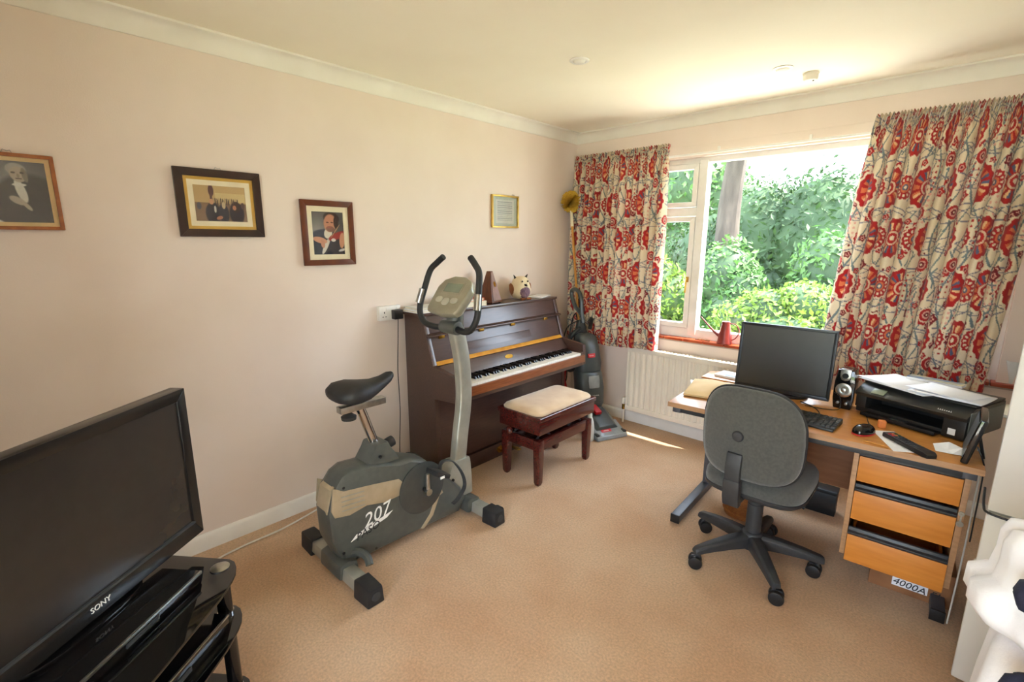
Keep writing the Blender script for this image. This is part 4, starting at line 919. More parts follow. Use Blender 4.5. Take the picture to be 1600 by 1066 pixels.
# local: x 0..1.15 along the front edge, y 0 (front) .. .76 (back)
DW, DD, DZ = 1.143, .76, .72
build('desk_top', MB().box(0, DW, 0, DD, DZ-.024, DZ), 'desk_wood', dk, .0015)
ed_ = MB().box(-.0015, DW+.0015, -.0015, .002, DZ-.0235, DZ-.0005).box(-.0015, .002, 0, DD, DZ-.0235, DZ-.0005).box(DW-.002, DW+.0015, 0, DD, DZ-.0235, DZ-.0005)
build('edge_band', ed_, 'desk_edge', dk)
for x in (.012, DW-.052):
    build('top_arm', MB().prism([(.03, DZ-.026), (.03, DZ-.058), (.09, DZ-.075), (DD-.03, DZ-.075), (DD-.03, DZ-.026)], 'x', x, x+.04), 'desk_metal', dk, .002)
    build('upright', MB().box(x+.002, x+.038, DD-.16, DD-.07, .04, DZ-.07), 'desk_metal', dk, .003)
    build('foot_bar', MB().box(x-.003, x+.043, .13, DD-.02, .006, .05), 'desk_metal', dk, .004)
    build('foot_end', MB().box(x-.004, x+.044, .124, .135, .004, .052), 'black_plastic', dk, .002)
build('front_rail', MB().box(.05, DW-.05, .03, .055, DZ-.055, DZ-.025), 'desk_rail', dk, .002)
build('modesty_panel', MB().box(.055, DW-.055, DD-.085, DD-.07, .22, DZ-.03), 'modesty', dk, .001)
# drawer pedestal hanging under the right end
x0, x1 = .768, 1.120; y0, y1 = .045, .56; z0, z1 = .205, DZ-.026
pd = build('pedestal', MB().box(x0, x0+.018, y0, y1, z0, z1).box(x1-.018, x1, y0, y1, z0, z1).box(x0, x1, y1-.012, y1, z0, z1).box(x0, x1, y0+.02, y1, z0, z0+.012), 'desk_edge', dk, .0015)
dh = [(.545, z1-.006, .0), (.375, .535, .0), (.195, .350, .022)]
for za, zb, opn in dh:
    yo = y0-.004-opn
    d_ = build('drawer', MB().box(x0+.020, x1-.020, yo, yo+.018, za, zb-.036).box(x0+.03, x1-.03, yo+.018, y1-.05, za+.02, za+.03).box(x0+.03, x0+.04, yo+.018, y1-.05, za+.02, zb-.05).box(x1-.04, x1-.03, yo+.018, y1-.05, za+.02, zb-.05), 'drawer_wood', dk, .0015)
    build('grip_rail', MB().prism([(yo+.002, zb-.036), (yo-.004, zb-.030), (yo-.004, zb-.024), (yo+.010, zb-.020), (yo+.012, zb-.008), (yo+.022, zb-.006), (yo+.022, zb-.036)], 'x', x0+.020, x1-.020), 'desk_rail', d_, .0015)
build('lock', MB().cyl((x1-.009, y0+.002, .52), (x1-.009, y0-.006, .52), .009, 14), 'steel', dk)
ky = build('key', MB().box(x1-.0115, x1-.0065, y0-.012, y0-.004, .488, .522).cyl((x1-.009, y0-.011, .482), (x1-.009, y0-.007, .482), .011, 14), 'steel', dk)

TOP = DZ
def on_desk(name, label, cat, x, y, rz=0, z=TOP, group=None): return thing(name, label, cat, (x, y, z), rz, group)
# ------------------------------------------------------------------ papers at the left end
ev = on_desk('padded_envelope', 'tan padded envelope on the left end of the desk', 'envelope', 1.665, -1.02, .22)
nx_, ny_ = 12, 14
gridv = [((u-.5)*.24, (v-.5)*.33, .006+.026*(max(0, math.sin(PI*u))*max(0, math.sin(PI*v)))**.5+.003*math.sin(u*9+v*5)) for v in [j/(ny_-1) for j in range(ny_)] for u in [i/(nx_-1) for i in range(nx_)]]
mb = MB().add(gridv, [(j*nx_+i, j*nx_+i+1, (j+1)*nx_+i+1, (j+1)*nx_+i) for j in range(ny_-1) for i in range(nx_-1)])
mb.add([(-.12, -.165, 0), (.12, -.165, 0), (.12, .165, 0), (-.12, .165, 0)], [(3, 2, 1, 0)])
rim = [(i) for i in range(nx_)]
mb.prism([(-.12, -.165), (.12, -.165), (.12, .165), (-.12, .165)], 'z', 0, .0065)
build('body', mb, 'envelope', ev, ang=60)
build('flap', MB().obox((0, -.150, .0125), (.118, 0, 0), (0, .018, .004), (0, -.0005, .0014)), 'envelope', ev)
on1 = on_desk('paper_sheet', 'white sheets sticking out from under the tan envelope', 'paper', 1.655, -.99, .38, TOP-.0)
on1.location.z = TOP
ev.location.z = TOP+.004
for k in range(3): build('sheet', MB().box(-.105, .105, -.15, .15, .0002+.0012*k, .0012+.0012*k).xf(Matrix.Rotation(.05*k, 4, 'Z')), 'paper', on1)
cb = on_desk('wooden_tray', 'thin wooden board lying behind the envelope on the desk', 'board', 1.665, -.72, .05)
build('board', MB().box(-.15, .15, -.085, .085, 0, .010), 'desk_wood', cb, .003)
ns = on_desk('notepaper', 'white notepaper with a dark print on the wooden board', 'paper', 1.675, -.70, -.1, TOP+.0105)
build('sheet', MB().box(-.10, .10, -.06, .06, 0, .012), 'paper', ns, .001)
build('printed_block', MB().box(-.05, .04, -.05, -.015, .012, .0124), 'printer_side', ns)
# ------------------------------------------------------------------ monitor
mn = on_desk('monitor', 'black flat computer monitor with a blank screen on the desk', 'monitor', 1.945, -.86, math.radians(1.5))
MWd, MHt, ZB_ = .218, .345, .018
tilt = Matrix.Translation((0, 0, ZB_)) @ Matrix.Rotation(math.radians(-4), 4, 'X')
build('housing', MB().box(-MWd, MWd, -.012, .014, 0, MHt).xf(tilt), 'monitor', mn, .004)
build('rear_cover', MB().loft([[(sx*MWd*s_, y, MHt/2+sz*MHt/2*s_) for sx, sz in ((-1, -1), (1, -1), (1, 1), (-1, 1))] for y, s_ in ((.013, .92), (.035, .75), (.05, .5))]).xf(tilt), 'monitor', mn, .004)
build('screen', MB().box(-MWd+.015, MWd-.015, -.0135, -.011, .020, MHt-.015).xf(tilt), 'monitor_screen', mn)
b_ = MB().ring(-MWd, MWd, 0, MHt, (.014, .014, .018, .014), -.0165, -.011)
build('bezel', b_.xf(tilt), 'monitor', mn, .0015)
build('stand_neck', MB().box(-.045, .045, .045, .07, .01, .20), 'monitor', mn, .004)
build('stand_foot', MB().prism([(a, .05+b) for a, b in superell(.12, .085, 2.4, 28)], 'z', 0, .014), 'monitor', mn, .003)
# ------------------------------------------------------------------ keyboard, mouse, orange sharpener
kb_ = on_desk('computer_keyboard', 'black computer keyboard lying in front of the monitor', 'keyboard', 2.035, -1.165, math.radians(-4))
build('case', MB().prism([(-.075, 0), (.075, 0), (.075, .022), (-.075, .010)], 'x', -.222, .222), 'black_plastic', kb_, .003)
for nm, xs in (('letter_keys', [-.21+.0192*i for i in range(15)]), ('cursor_keys', [.090+.0192*i for i in range(3)]), ('number_keys', [.154+.0180*i for i in range(4)])):
    km = MB()
    for r in range(6):
        for x in xs:
            y = -.060+.0205*r; z = .0115+.0016*r; km.loft([[(x, y, z), (x+.0165, y, z), (x+.0165, y+.0175, z+.001), (x, y+.0175, z+.001)], [(x+.002, y+.002, z+.007), (x+.0145, y+.002, z+.007), (x+.0145, y+.015, z+.008), (x+.002, y+.015, z+.008)]])
    build(nm, km, 'dark_grey', kb_, smooth=False, kind='stuff')
build('cable', MB().tube(smooth_path([(.10, .075, .010), (.12, .12, .005), (.08, .20, .005), (.0, .26, .005)], 6), .0025, 6), 'cable_black', kb_)
ms = on_desk('computer_mouse', 'black computer mouse with a red rim beside the keyboard', 'mouse', 2.346, -1.178, math.radians(-25))
def ovr(s_, z): return [(a*s_, b*s_, z) for a, b in superell(.031, .052, 2.4, 24)]
build('shell', MB().loft([ovr(.97, .004), ovr(1, .012), ovr(.93, .024), ovr(.72, .034), ovr(.38, .0385), ovr(.1, .0395)]), 'gloss_black', ms, ang=70)
build('red_rim', MB().loft([ovr(.94, 0), ovr(1.015, .002), ovr(1.015, .006), ovr(.96, .008)]), 'vac_red', ms)
build('scroll_wheel', MB().cyl((-.004, .03, .029), (.004, .03, .029), .009, 14), 'dark_grey', ms)
build('cable', MB().tube(smooth_path([(0, .05, .008), (-.02, .10, .004), (-.06, .13, .004), (-.12, .21, .004)], 6), .0022, 6), 'cable_black', ms)
osh = on_desk('pencil_sharpener', 'small orange block standing before the printer', 'stationery', 2.392, -1.045, .3)
build('block', MB().box(-.014, .014, -.012, .012, 0, .034), 'orange_plastic', osh, .006, seg=3)
# ------------------------------------------------------------------ loudspeaker
sp = on_desk('computer_speaker', 'black computer speaker with silver cone and two knobs beside the monitor', 'speaker', 2.222, -.835, math.radians(-4))
cab = MB().loft([[(sx*w, y, z) for sx, y in ((-1, -.045), (1, -.045), (.85, .05), (-.85, .05))] for z, w in ((0, .036), (.05, .043), (.13, .042), (.19, .034))])
build('cabinet', cab, 'gloss_black', sp, .006)
build('silver_top', MB().prism([(-.021, .194), (-.021, .155), (-.014, .142), (0, .137), (.014, .142), (.021, .155), (.021, .194)], 'y', -.050, -.02), 'steel', sp, .002)
build('tweeter', MB().cyl((0, -.046, .163), (0, -.052, .163), .013, 20), 'ebony', sp)
build('cone', MB().lathe([(.033, 0), (.034, .004), (.028, .007), (.012, .004), (.010, .008), (.001, .010)], 28).xf(frame3((0, -.045, .093), (1, 0, 0), (0, 0, 1))), 'steel', sp, ang=40)
for s_ in (-1, 1): build('knob', MB().cyl((s_*.017, -.044, .030), (s_*.017, -.056, .030), .0065, 14), 'steel', sp, .001)
build('cable', MB().tube(smooth_path([(-.035, -.05, .075), (-.012, -.064, .07), (.0, -.070, .04), (-.002, -.085, .006), (-.05, -.12, .004), (-.13, -.13, .004)], 6), .002, 6), 'cable_black', sp)
# ------------------------------------------------------------------ printer
pa_ = math.radians(-21)
pr = on_desk('printer', 'black flat inkjet printer under loose papers on the desk', 'printer', 2.515, -.80, pa_)
PWd, PDp, PHt = .205, .155, .130
build('base_body', MB().box(-PWd, PWd, -PDp+.012, PDp, .004, .028).box(-PWd, -PWd+.045, -PDp, PDp, .028, .085).box(PWd-.075, PWd, -PDp, PDp, .004, .085).box(-PWd, PWd, -.02, PDp, .028, .085), 'printer', pr, .004)
build('upper_body', MB().prism([(-PDp-.004, .082), (-PDp-.012, .100), (-PDp+.050, .133), (PDp, .133), (PDp, .082)], 'x', -PWd-.003, PWd+.003), 'printer', pr, .006)
build('scanner_lid', MB().box(-PWd, PWd, -PDp+.055, PDp, .133, .142), 'printer', pr, .004)
build('side_cover', MB().box(PWd+.002, PWd+.006, -PDp+.01, PDp-.01, .012, .120), 'printer_side', pr, .002)
ctrl = frame3((-PWd+.085, -PDp+.013, .1135), (1, 0, 0), (0, .062, .033))
build('display', MB().box(-.026, .026, -.018, .018, 0, .0035).xf(ctrl), 'lcd', pr, .001)
tm = strokes_mb(.05, .009, 7); tm.xf(frame3((PWd-.075, -PDp+.003, .1105), (1, 0, 0), (0, .062, .033))); build('model_lettering', tm, 'white_print', pr)
build('output_tray', MB().box(-PWd+.05, PWd-.08, -PDp-.045, -.02, .006, .014).box(-PWd+.05, PWd-.08, -PDp-.045, -PDp-.037, .006, .022), 'black_plastic', pr, .002)
build('paper_guide', MB().box(-.05, .01, -PDp-.02, -PDp+.03, .014, .020), 'dark_grey', pr, .001)
build('front_sticker', MB().box(PWd-.055, PWd-.030, -PDp-.0008, -PDp+.001, .018, .044), 'white_print', pr)
Mp = FR[pr.name]
def sheet(name, label, lx, ly, lz, rz, w=.105, d=.1485, curl=.0, m='paper', n=1, cat='paper'):
    q = Mp @ Vector((lx, ly, lz)); t = thing(name, label, cat, tuple(q), pa_+rz)
    nn = 9; v = []; f = []
    for k in range(n):
        n0 = len(v); z = .0004+k*.0011
        for j in range(2):
            for i in range(nn):
                u = i/(nn-1)-.5; v.append((u*2*w, (j-.5)*2*d, z+curl*abs(u)**2*4*.5+.002*math.sin(u*6+k)*0))
        f += [(n0+i, n0+i+1, n0+nn+i+1, n0+nn+i) for i in range(nn-1)]
    top = MB().add(v, f); me = mesh_from('sheets', top); o = add_obj('sheets', me, m, t)
    sd = o.modifiers.new('thick', 'SOLIDIFY'); sd.thickness = .0008; sd.offset = 1
    return t
sheet('loose_paper', 'white sheets hanging over the left of the printer lid, lowest layer', -.075, -.02, .143, 1.35, n=2, curl=.006)
sheet('loose_paper', 'large white sheet lying topmost on the left of the printer', -.085, -.015, .1465, 1.25, n=1, curl=.008)
sheet('loose_paper', 'stack of white sheets on the right of the printer, spread underneath', .095, -.035, .1495, 1.65, n=3, curl=.005, w=.09, d=.12)
sheet('loose_paper', 'white sheet lying topmost on the right of the printer', .075, -.03, .158, 1.42, n=1, curl=.006, w=.085, d=.11)
mg = thing('magazine', 'blue and cream magazine lying at the back of the printer', 'magazine', tuple(Mp @ Vector((-.03, .125, .158))), pa_+.12)
build('pages', MB().box(-.10, .10, -.03, .03, -.008, .003), 'paper', mg); build('cover', MB().box(-.10, .10, -.03, .03, .003, .005), 'magazine', mg)
# ------------------------------------------------------------------ remote, paper, tablet
u1 = on_desk('paper_sheet', 'white folded sheet lying under the black remote control', 'paper', 2.445, -1.195, math.radians(24), TOP)
build('sheet', MB().prism([(-.035, -.11), (.045, -.10), (.045, .12), (-.035, .11)], 'z', .0003, .0018), 'paper', u1)
rc = on_desk('remote_control', 'black remote control lying on the white sheet', 'remote', 2.492, -1.222, math.radians(42), TOP+.002)
build('casing', MB().loft([[(sx*w, y, z) for sx, z in ((-1, .001), (1, .001), (1.0, zt), (-1.0, zt))] for y, w, zt in ((-.115, .018, .016), (-.10, .023, .021), (.0, .022, .019), (.10, .023, .019), (.108, .018, .014))]), 'black_plastic', rc, .003)
bt = []
for r in range(9):
    for c_ in (-1, 0, 1):
        m_ = 'dark_grey' if r < 7 else ('vac_red', 'orange_plastic', 'leaf_mid')[c_+1]
        build('button', MB().box(c_*.0125-.0042, c_*.0125+.0042, -.055+.0165*r-.004, -.055+.0165*r+.004, .017, .0215), m_, rc, .001)
cr = on_desk('crumpled_paper', 'crumpled scrap of white paper beside the digital photo frame', 'paper', 2.615, -1.165, .2)
cg = [(-.045, -.02, .001), (0, -.035, .004), (.045, -.025, .002), (-.05, .01, .018), (-.005, .0, .006), (.04, .01, .022), (-.035, .035, .004), (.0, .03, .028), (.05, .03, .008)]
me = mesh_from('scrap', MB().add(cg, [(0, 1, 4), (0, 4, 3), (1, 2, 5), (1, 5, 4), (3, 4, 7), (3, 7, 6), (4, 5, 8), (4, 8, 7)]), smooth=False); o = add_obj('scrap', me, 'paper', cr); sd = o.modifiers.new('thick', 'SOLIDIFY'); sd.thickness = .0008
tb = on_desk('photo_frame', 'black digital photo frame leaning back at the desk edge', 'photo frame', 2.655, -1.17, math.radians(-91))
tl = Matrix.Rotation(math.radians(-11), 4, 'X')
build('body', MB().box(-.095, .11, -.011, .011, .004, .175).xf(tl), 'gloss_black', tb, .006, seg=3)
build('screen', MB().box(-.080, .095, -.0118, -.009, .022, .160).xf(tl), 'monitor_screen', tb)
build('prop_leg', MB().tube([(0, .030, .09), (0, .052, .003)], .005, 8), 'black_plastic', tb)
build('cable', MB().tube(smooth_path([(.02, .03, .05), (.03, .045, .02), (.05, .052, .006), (.07, .056, -.01), (.075, .058, -.08), (.07, .060, -.3)], 6), .0025, 6), 'cable_black', tb)
solo('hanging_cable', MB().tube(smooth_path([(2.692, -1.10, .727), (2.702, -1.11, .745), (2.712, -1.12, .72), (2.712, -1.11, .66), (2.711, -1.10, .60), (2.711, -1.12, .3), (2.705, -1.15, .006)], 6), .003, 6), 'cable_white', 'pale cable hanging down beside the right end of the desk', 'cable')
solo('pencil', MB().cyl((2.36, -1.275, TOP+.0035), (2.44, -1.288, TOP+.0035), .0032, 6), 'cane', 'short thin pencil lying at the front edge of the desk', 'pencil')

# ================================================================== UNDER THE DESK
wbk = thing('waste_basket', 'brown wicker waste basket under the desk behind the office chair', 'basket', (1.83, -.86, 0))
bm_ = MB().lathe([(.085, 0), (.095, .004), (.118, .24), (.121, .25), (.114, .25), (.108, .24), (.085, .012), (.002, .012)], 36)
build('basket_wall', bm_, 'wicker', wbk, ang=60)
for z in (.03, .09, .15, .21): 
    r = .096+.025*z/.25; build('woven_band', MB().tube([(r*math.cos(a), r*math.sin(a), z) for a in [2*PI*i/36 for i in range(37)]], .005, 6), 'wicker', wbk)
build('rim', MB().tube([(.118*math.cos(a), .118*math.sin(a), .25) for a in [2*PI*i/36 for i in range(37)]], .008, 8), 'wicker', wbk)
bx_ = thing('footrest', 'long black box on the carpet under the desk', 'box', (1.98, -.52, 0), DA)
build('casing', MB().box(-.25, .235, -.045, .035, 0, .145), 'black_plastic', bx_, .004)
build('lid', MB().box(-.252, .237, -.047, .037, .125, .147), 'black_plastic', bx_, .003)
cbx = thing('cardboard_box', 'brown cardboard box with handwriting on the floor under the drawers', 'box', (2.565, -.90, 0), math.radians(4))
build('carton', MB().box(-.14, .14, -.15, .14, 0, .15), 'cardboard', cbx, .002)
build('flap', MB().box(-.14, .14, -.152, -.005, .15, .153).box(-.14, .14, .005, .142, .15, .153), 'cardboard', cbx)
build('paper_label', MB().box(-.06, .06, -.1515, -.1498, .030, .135), 'paper', cbx)
tm = text_mb('4000A 5L', .042, .0006, .2); tm.xf(frame3((.025, -.1522, .046), (1, 0, -.06), (.06, 0, 1))); build('handwriting', tm, 'ink', cbx)

# ================================================================== OFFICE CHAIR
ch = thing('office_chair', 'dark grey fabric swivel chair on five castors at the desk', 'office chair', (1.995, -1.265, 0))
for k in range(5):
    a = math.radians(162+72*k); c_, s_ = math.cos(a), math.sin(a); ux, uy = -s_, c_
    rg_ = []
    for r, hw, zt, zb in ((.03, .030, .150, .085), (.12, .028, .142, .088), (.22, .024, .124, .084), (.285, .021, .108, .078), (.298, .018, .100, .078)):
        rg_.append([(c_*r+ux*q*hw, s_*r+uy*q*hw, z) for q, z in ((-1, zb), (1, zb), (1, zt-.012), (.6, zt), (-.6, zt), (-1, zt-.012))])
    lg = build('base_arm', MB().loft(rg_), 'chair_plastic', ch, .003)
    ca = a+.9+k*1.7; fx, fy = math.cos(ca), math.sin(ca); px0, py0 = c_*.275-fx*.012, s_*.275-fy*.012
    cs = MB().cyl((c_*.275, s_*.275, .055), (c_*.275, s_*.275, .08), .008, 10)
    cs.obox((px0, py0, .050), (fx*.021, fy*.021, 0), (-fy*.004, fx*.004, 0), (0, 0, .010))
    co_ = build('castor', cs, 'chair_plastic', lg, .003)
    for q in (-1, 1):
        build('wheel', MB().cyl((px0-fy*q*.006, py0+fx*q*.006, .0305), (px0-fy*q*.028, py0+fx*q*.028, .0305), .0305, 20), 'black_plastic', ch, .005)
build('hub', MB().lathe([(.045, .075), (.048, .09), (.046, .15), (.036, .16)], 24), 'chair_plastic', ch, ang=50)
build('gas_column', MB().lathe([(.034, .155), (.034, .30), (.031, .302), (.031, .335), (.028, .337), (.028, .38)], 24), 'chair_plastic', ch, ang=40)
build('seat_mechanism', MB().box(-.07, .07, -.10, .10, .365, .405), 'chair_plastic', ch, .006)
def outl(w, d, p, z, s_=1.0, cx=0, cy=.06):
    return [(cx+a*s_, cy+b*s_, z) for a, b in superell(w, d, p, 40)]
SQ = (.212, .228, 4.2)
seat = [outl(*SQ, z, k_, 0, .045) for z, k_ in ((.402, .94), (.410, .985), (.428, 1.0), (.456, .99), (.470, .95), (.478, .80), (.478, .4))]
build('seat_cushion', MB().loft(seat), 'chair_fabric', ch, ang=70)
build('seat_shell', MB().loft([outl(*SQ, z, k_, 0, .045) for z, k_ in ((.384, .80), (.390, .95), (.402, 1.006), (.416, 1.008))]), 'chair_plastic', ch, ang=50)
# backrest: padded, curved shell; local centre x=0, bottom at z .50
def brg(y, s_, n=44):
    out = []
    for i in range(n):
        a = 2*PI*i/n; c_, s2 = math.cos(a), math.sin(a)
        w = .199*(1.0 - .03*s2); x = w*math.copysign(abs(c_)**(2/3.5), c_)*s_; z = .205*math.copysign(abs(s2)**(2/3.3), s2)*s_
        x *= 1+.05*(-z/.2)*0 - .10*max(0, z/.2)**2
        out.append((x, y + .9*x*x*.9 - .12*(z/.2)**2*.12 - .10*z*0 + (-.085*z), .705+z))
    return out
BYc = -.235
build('backrest_pad', MB().loft([brg(BYc+.028, .985), brg(BYc+.045, .94), brg(BYc+.055, .80), brg(BYc+.058, .45)]), 'chair_fabric', ch, ang=70)
build('backrest_shell', MB().loft([brg(BYc+.030, 1.0), brg(BYc+.018, 1.012), brg(BYc+.004, .99), brg(BYc-.008, .90), brg(BYc-.013, .5), brg(BYc-.014, .1)]), 'chair_fabric', ch, ang=70)
build('edge_trim', MB().tube(brg(BYc+.028, 1.012)+[brg(BYc+.028, 1.012)[0]], .007, 8), 'black_rubber', ch)
kn_ = MB().lathe([(.022, 0), (.024, .006), (.019, .012), (.006, .014)], 20).xf(frame3((-.034, BYc-.012, .70), (1, 0, 0), (0, 0, 1)))
build('back_knob', kn_, 'chair_plastic', ch, ang=40)
build('back_bar', MB().loft([[(-.040+sx*.031, y+dy, z) for sx, dy in ((-1, -.014), (1, -.014), (1, .014), (-1, .014))] for y, z in ((BYc-.006, .62), (BYc-.018, .56), (BYc-.012, .48), (BYc+.0, .43))]), 'chair_plastic', ch, .005)
build('bar_cover', MB().loft([[(-.040+sx*.034, y+dy, z) for sx, dy in ((-1, -.020), (1, -.020), (1, .020), (-1, .020))] for y, z in ((BYc-.010, .50), (BYc-.006, .42), (BYc+.012, .372))]), 'chair_plastic', ch, .006)
build('bar_arm', MB().loft([[(-.040+sx*.030, y, z+dz) for sx, dz in ((-1, -.012), (1, -.012), (1, .012), (-1, .012))] for y, z in ((BYc+.0, .388), (-.10, .385), (.0, .385))]), 'chair_plastic', ch, .004)
build('lever', MB().tube([(.06, -.02, .38), (.17, -.02, .372), (.20, -.02, .365)], [.005, .006, .010], 8), 'black_plastic', ch)

# ================================================================== FRIDGE, LAUNDRY, CORNER ITEMS
fg = thing('fridge_freezer', 'tall white fridge freezer at the right edge of the room', 'fridge', (3.01, -1.22, 0))
FX0, FX1, FY0, FY1 = 2.718, 3.30, -1.52, -.93
frot = Matrix.Translation((FX0, FY0, 0)) @ Matrix.Rotation(math.radians(-4.6), 4, 'Z') @ Matrix.Translation((-FX0, -FY0, 0))
W2 = lambda n, mb, m, **k: build(n, mb.xf(frot), m, fg, world=True, **k)
W2('cabinet', MB().box(FX0, FX1, FY0+.055, FY1, .03, 1.76), 'fridge', bevel=.006)
W2('lower_door', MB().box(FX0, FX1, FY0, FY0+.052, .05, .660), 'fridge', bevel=.008)
W2('upper_door', MB().box(FX0, FX1, FY0, FY0+.052, .672, 1.76), 'fridge', bevel=.008)
W2('door_seal', MB().box(FX0+.006, FX1-.006, FY0+.02, FY0+.055, .655, .677), 'fridge_seal')
for z in (.55, .78): W2('handle', MB().tube(smooth_path([(FX1-.05, FY0, z-.06), (FX1-.05, FY0-.035, z-.05), (FX1-.05, FY0-.035, z+.05), (FX1-.05, FY0, z+.06)], 5), .009, 8), 'fridge')
for x in (FX0+.05, FX1-.05):
    for y in (FY0+.09, FY1-.05): W2('foot', MB().cyl((x, y, 0), (x, y, .032), .018, 12), 'black_plastic')
solo('fridge_cable', MB().tube(smooth_path([(2.712, -1.40, .70), (2.712, -1.49, .672), (2.725, -1.5250, .666), (2.80, -1.5315, .660), (2.95, -1.544, .655)], 8), .0035, 6), 'cable_black', 'black cable draped across the front of the white fridge', 'cable')
# laundry: basket with a sheet draped over it, shirt and dark socks on top
lb = thing('laundry_basket', 'white laundry basket under the draped sheet beside the fridge', 'basket', (2.90, -2.06, 0))
build('basket_wall', MB().lathe([(.12, 0), (.13, .004), (.145, .54), (.15, .55), (.14, .55), (.125, .015), (.002, .015)], 32), 'white_paint', lb, ang=60)
build('rim', MB().tube([(.148*math.cos(a), .148*math.sin(a), .55) for a in [2*PI*i/32 for i in range(33)]], .008, 8), 'white_paint', lb)
def drape(cx, cy, rings, n=72, seed=1, amp=.014):
    rg = random.Random(seed); ph = [rg.uniform(0, 6.28) for _ in range(4)]; out = []
    for k, (rx, ry, z, fold, ox, oy) in enumerate(rings):
        ring = []
        for i in range(n):
            a = 2*PI*i/n; f_ = 1+fold*(.55*math.sin(9*a+ph[0])+.45*math.sin(14*a+ph[1])+.3*math.sin(5*a+ph[2]+k*.2))
            ring.append((cx+ox+rx*f_*math.cos(a), cy+oy+ry*f_*math.sin(a), z+.012*fold*10*math.sin(6*a+ph[3])*.3))
        out.append(ring)
    return MB().loft(out)
sh_ = thing('bed_sheet', 'white cotton sheet draped down over the laundry basket', 'sheet', (2.90, -2.06, .02))
build('cloth', drape(2.90, -2.06, [(.205, .20, .03, .07, 0, 0), (.198, .198, .15, .07, 0, 0), (.19, .19, .32, .06, 0, 0), (.182, .185, .48, .045, 0, 0), (.172, .18, .60, .03, 0, 0), (.155, .165, .645, .03, 0, 0), (.11, .12, .658, .03, 0, 0), (.03, .03, .66, .0, 0, 0)], seed=3), 'linen', sh_, world=True, ang=80)
s1 = thing('folded_shirt', 'rumpled white shirt lying in a heap on the draped sheet', 'shirt', (2.88, -2.10, .665))
rings = [(.16, .11, .664, .02, 0, 0), (.200, .135, .672, .05, 0, 0), (.214, .145, .70, .06, -.004, 0), (.214, .145, .745, .06, -.004, 0), (.190, .13, .768, .07, .006, 0), (.185, .12, .81, .08, .008, 0), (.180, .10, .855, .10, .006, .01), (.165, .085, .885, .12, .004, .01), (.10, .05, .888, .10, .01, .01), (.02, .02, .885, 0, .02, .01)]
build('cloth', drape(2.885, -2.10, rings, seed=8), 'linen', s1, world=True, ang=80)
def rag(name, label, cx, cy, cz, rx, ry, rz_, m, seed, cat='clothing'):
    t = thing(name, label, cat, (cx, cy, cz-rz_))
    build('cloth', drape(cx, cy, [(rx*s_, ry*s_, cz+rz_*zz, .055, 0, 0) for s_, zz in ((.5, -1), (.9, -.7), (1, -.1), (.92, .5), (.6, .9), (.15, 1))], 40, seed), m, t, world=True, ang=80)
rag('navy_sock', 'navy blue garment bundled on the upper part of the white shirt', 2.80, -2.262, .825, .078, .045, .04, 'navy', 4)
rag('navy_garment', 'navy blue garment hanging low against the draped sheet', 2.815, -2.285, .625, .085, .045, .045, 'navy', 6)
rag('pink_garment', 'small pink garment tucked beside the white shirt', 2.825, -2.262, .735, .07, .03, .025, 'pink_cloth', 9)
# ------------------------------------------------------------------ pedestal table, funnel cup on the ledge
rt = thing('round_table', 'small cream round pedestal table between the desk and the fridge', 'table', (2.872, -.61, 0))
build('table_top', MB().lathe([(.125, .765), (.132, .770), (.132, .782), (.126, .787), (.001, .787)], 40), 'book_white', rt, ang=40)
build('pedestal', MB().lathe([(.02, .04), (.018, .10), (.015, .4), (.02, .72), (.05, .767)], 20), 'book_white', rt, ang=60)
for k in range(3):
    a = 2*PI*k/3+.4; build('foot', MB().tube(smooth_path([(0, 0, .09), (.05*math.cos(a), .05*math.sin(a), .06), (.10*math.cos(a), .10*math.sin(a), .012)], 4), .012, 8), 'book_white', rt)
solo('glass_vase', MB().lathe([(.012, 0), (.014, .004), (.016, .03), (.034, .115), (.036, .12), (.032, .12), (.012, .03), (.002, .02)], 24, (2.815, .012, .776)), 'bottle_white', 'pale cone-shaped vase on the right end of the window ledge', 'vase', ang=50)
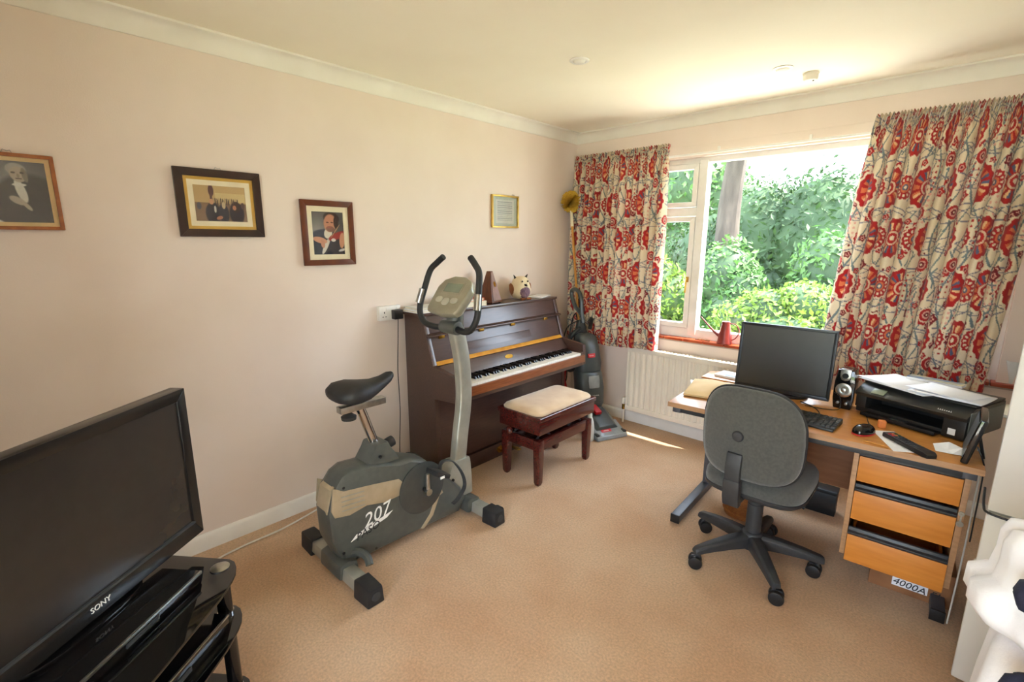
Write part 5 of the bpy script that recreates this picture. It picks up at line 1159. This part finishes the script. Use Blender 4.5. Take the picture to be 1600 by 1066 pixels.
# ------------------------------------------------------------------ watering can and twig on the ledge
wc = thing('watering_can', 'small red conical watering can with a long thin spout on the ledge', 'watering can', (1.352, .003, .776))
build('body', MB().lathe([(.050, 0), (.052, .003), (.050, .010), (.028, .158), (.0285, .162), (.024, .162), (.002, .15)], 32), 'red_metal', wc, ang=50)
build('spout', MB().tube([(-.030, 0, .045), (-.075, .0, .075), (-.13, 0, .125), (-.185, .0, .178)], [.013, .009, .006, .004], 12), 'red_metal', wc, ang=60)
build('handle', MB().tube(smooth_path([(.026, 0, .150), (.07, 0, .145), (.095, 0, .10), (.075, 0, .05), (.046, 0, .030)], 6), .004, 8), 'red_metal', wc)
tw = thing('dried_sprig', 'small dried brown sprig lying on the window ledge', 'sprig', (1.19, -.005, .777))
build('stem', MB().tube([(-.05, 0, .003), (0, .005, .005), (.06, -.004, .003)], .003, 6), 'bark', tw)
lv = MB()
for k in range(9): lv.ellipsoid((-.02+.009*k, .006*math.sin(k*2.1), .007), (.014, .005, .004), 8, 6, Matrix.Rotation(k*1.3, 3, 'Z'))
build('leaves', lv, 'cardboard', tw)

# ================================================================== CEILING FITTINGS
for nm, lb_, x, y in (('downlight', 'recessed white ceiling downlight above the piano side of the room', 1.015, -1.407), ('downlight', 'recessed white ceiling downlight near the smoke alarm', 1.723, -.602)):
    t = thing(nm, lb_, 'ceiling light', (x, y, RZ), 0, 'ceiling downlights')
    build('rim', MB().lathe([(.048, 0), (.050, -.003), (.044, -.007), (.034, -.006), (.032, -.001)], 32), 'frame_white', t, ang=40)
    build('lamp', MB().lathe([(.032, -.001), (.028, -.009), (.016, -.014), (.002, -.015)], 24), 'socket', t, ang=60)
sm = thing('smoke_alarm', 'small round cream smoke alarm on the ceiling near the window', 'smoke alarm', (1.812, -.418, RZ))
build('base', MB().lathe([(.038, 0), (.039, -.004), (.038, -.010)], 32), 'radiator', sm, ang=40)
build('cover', MB().lathe([(.036, -.010), (.036, -.028), (.030, -.036), (.001, -.038)], 32), 'radiator', sm, ang=40)
build('indicator', MB().cyl((.014, 0, -.037), (.014, 0, -.040), .004, 10), 'ink', sm)
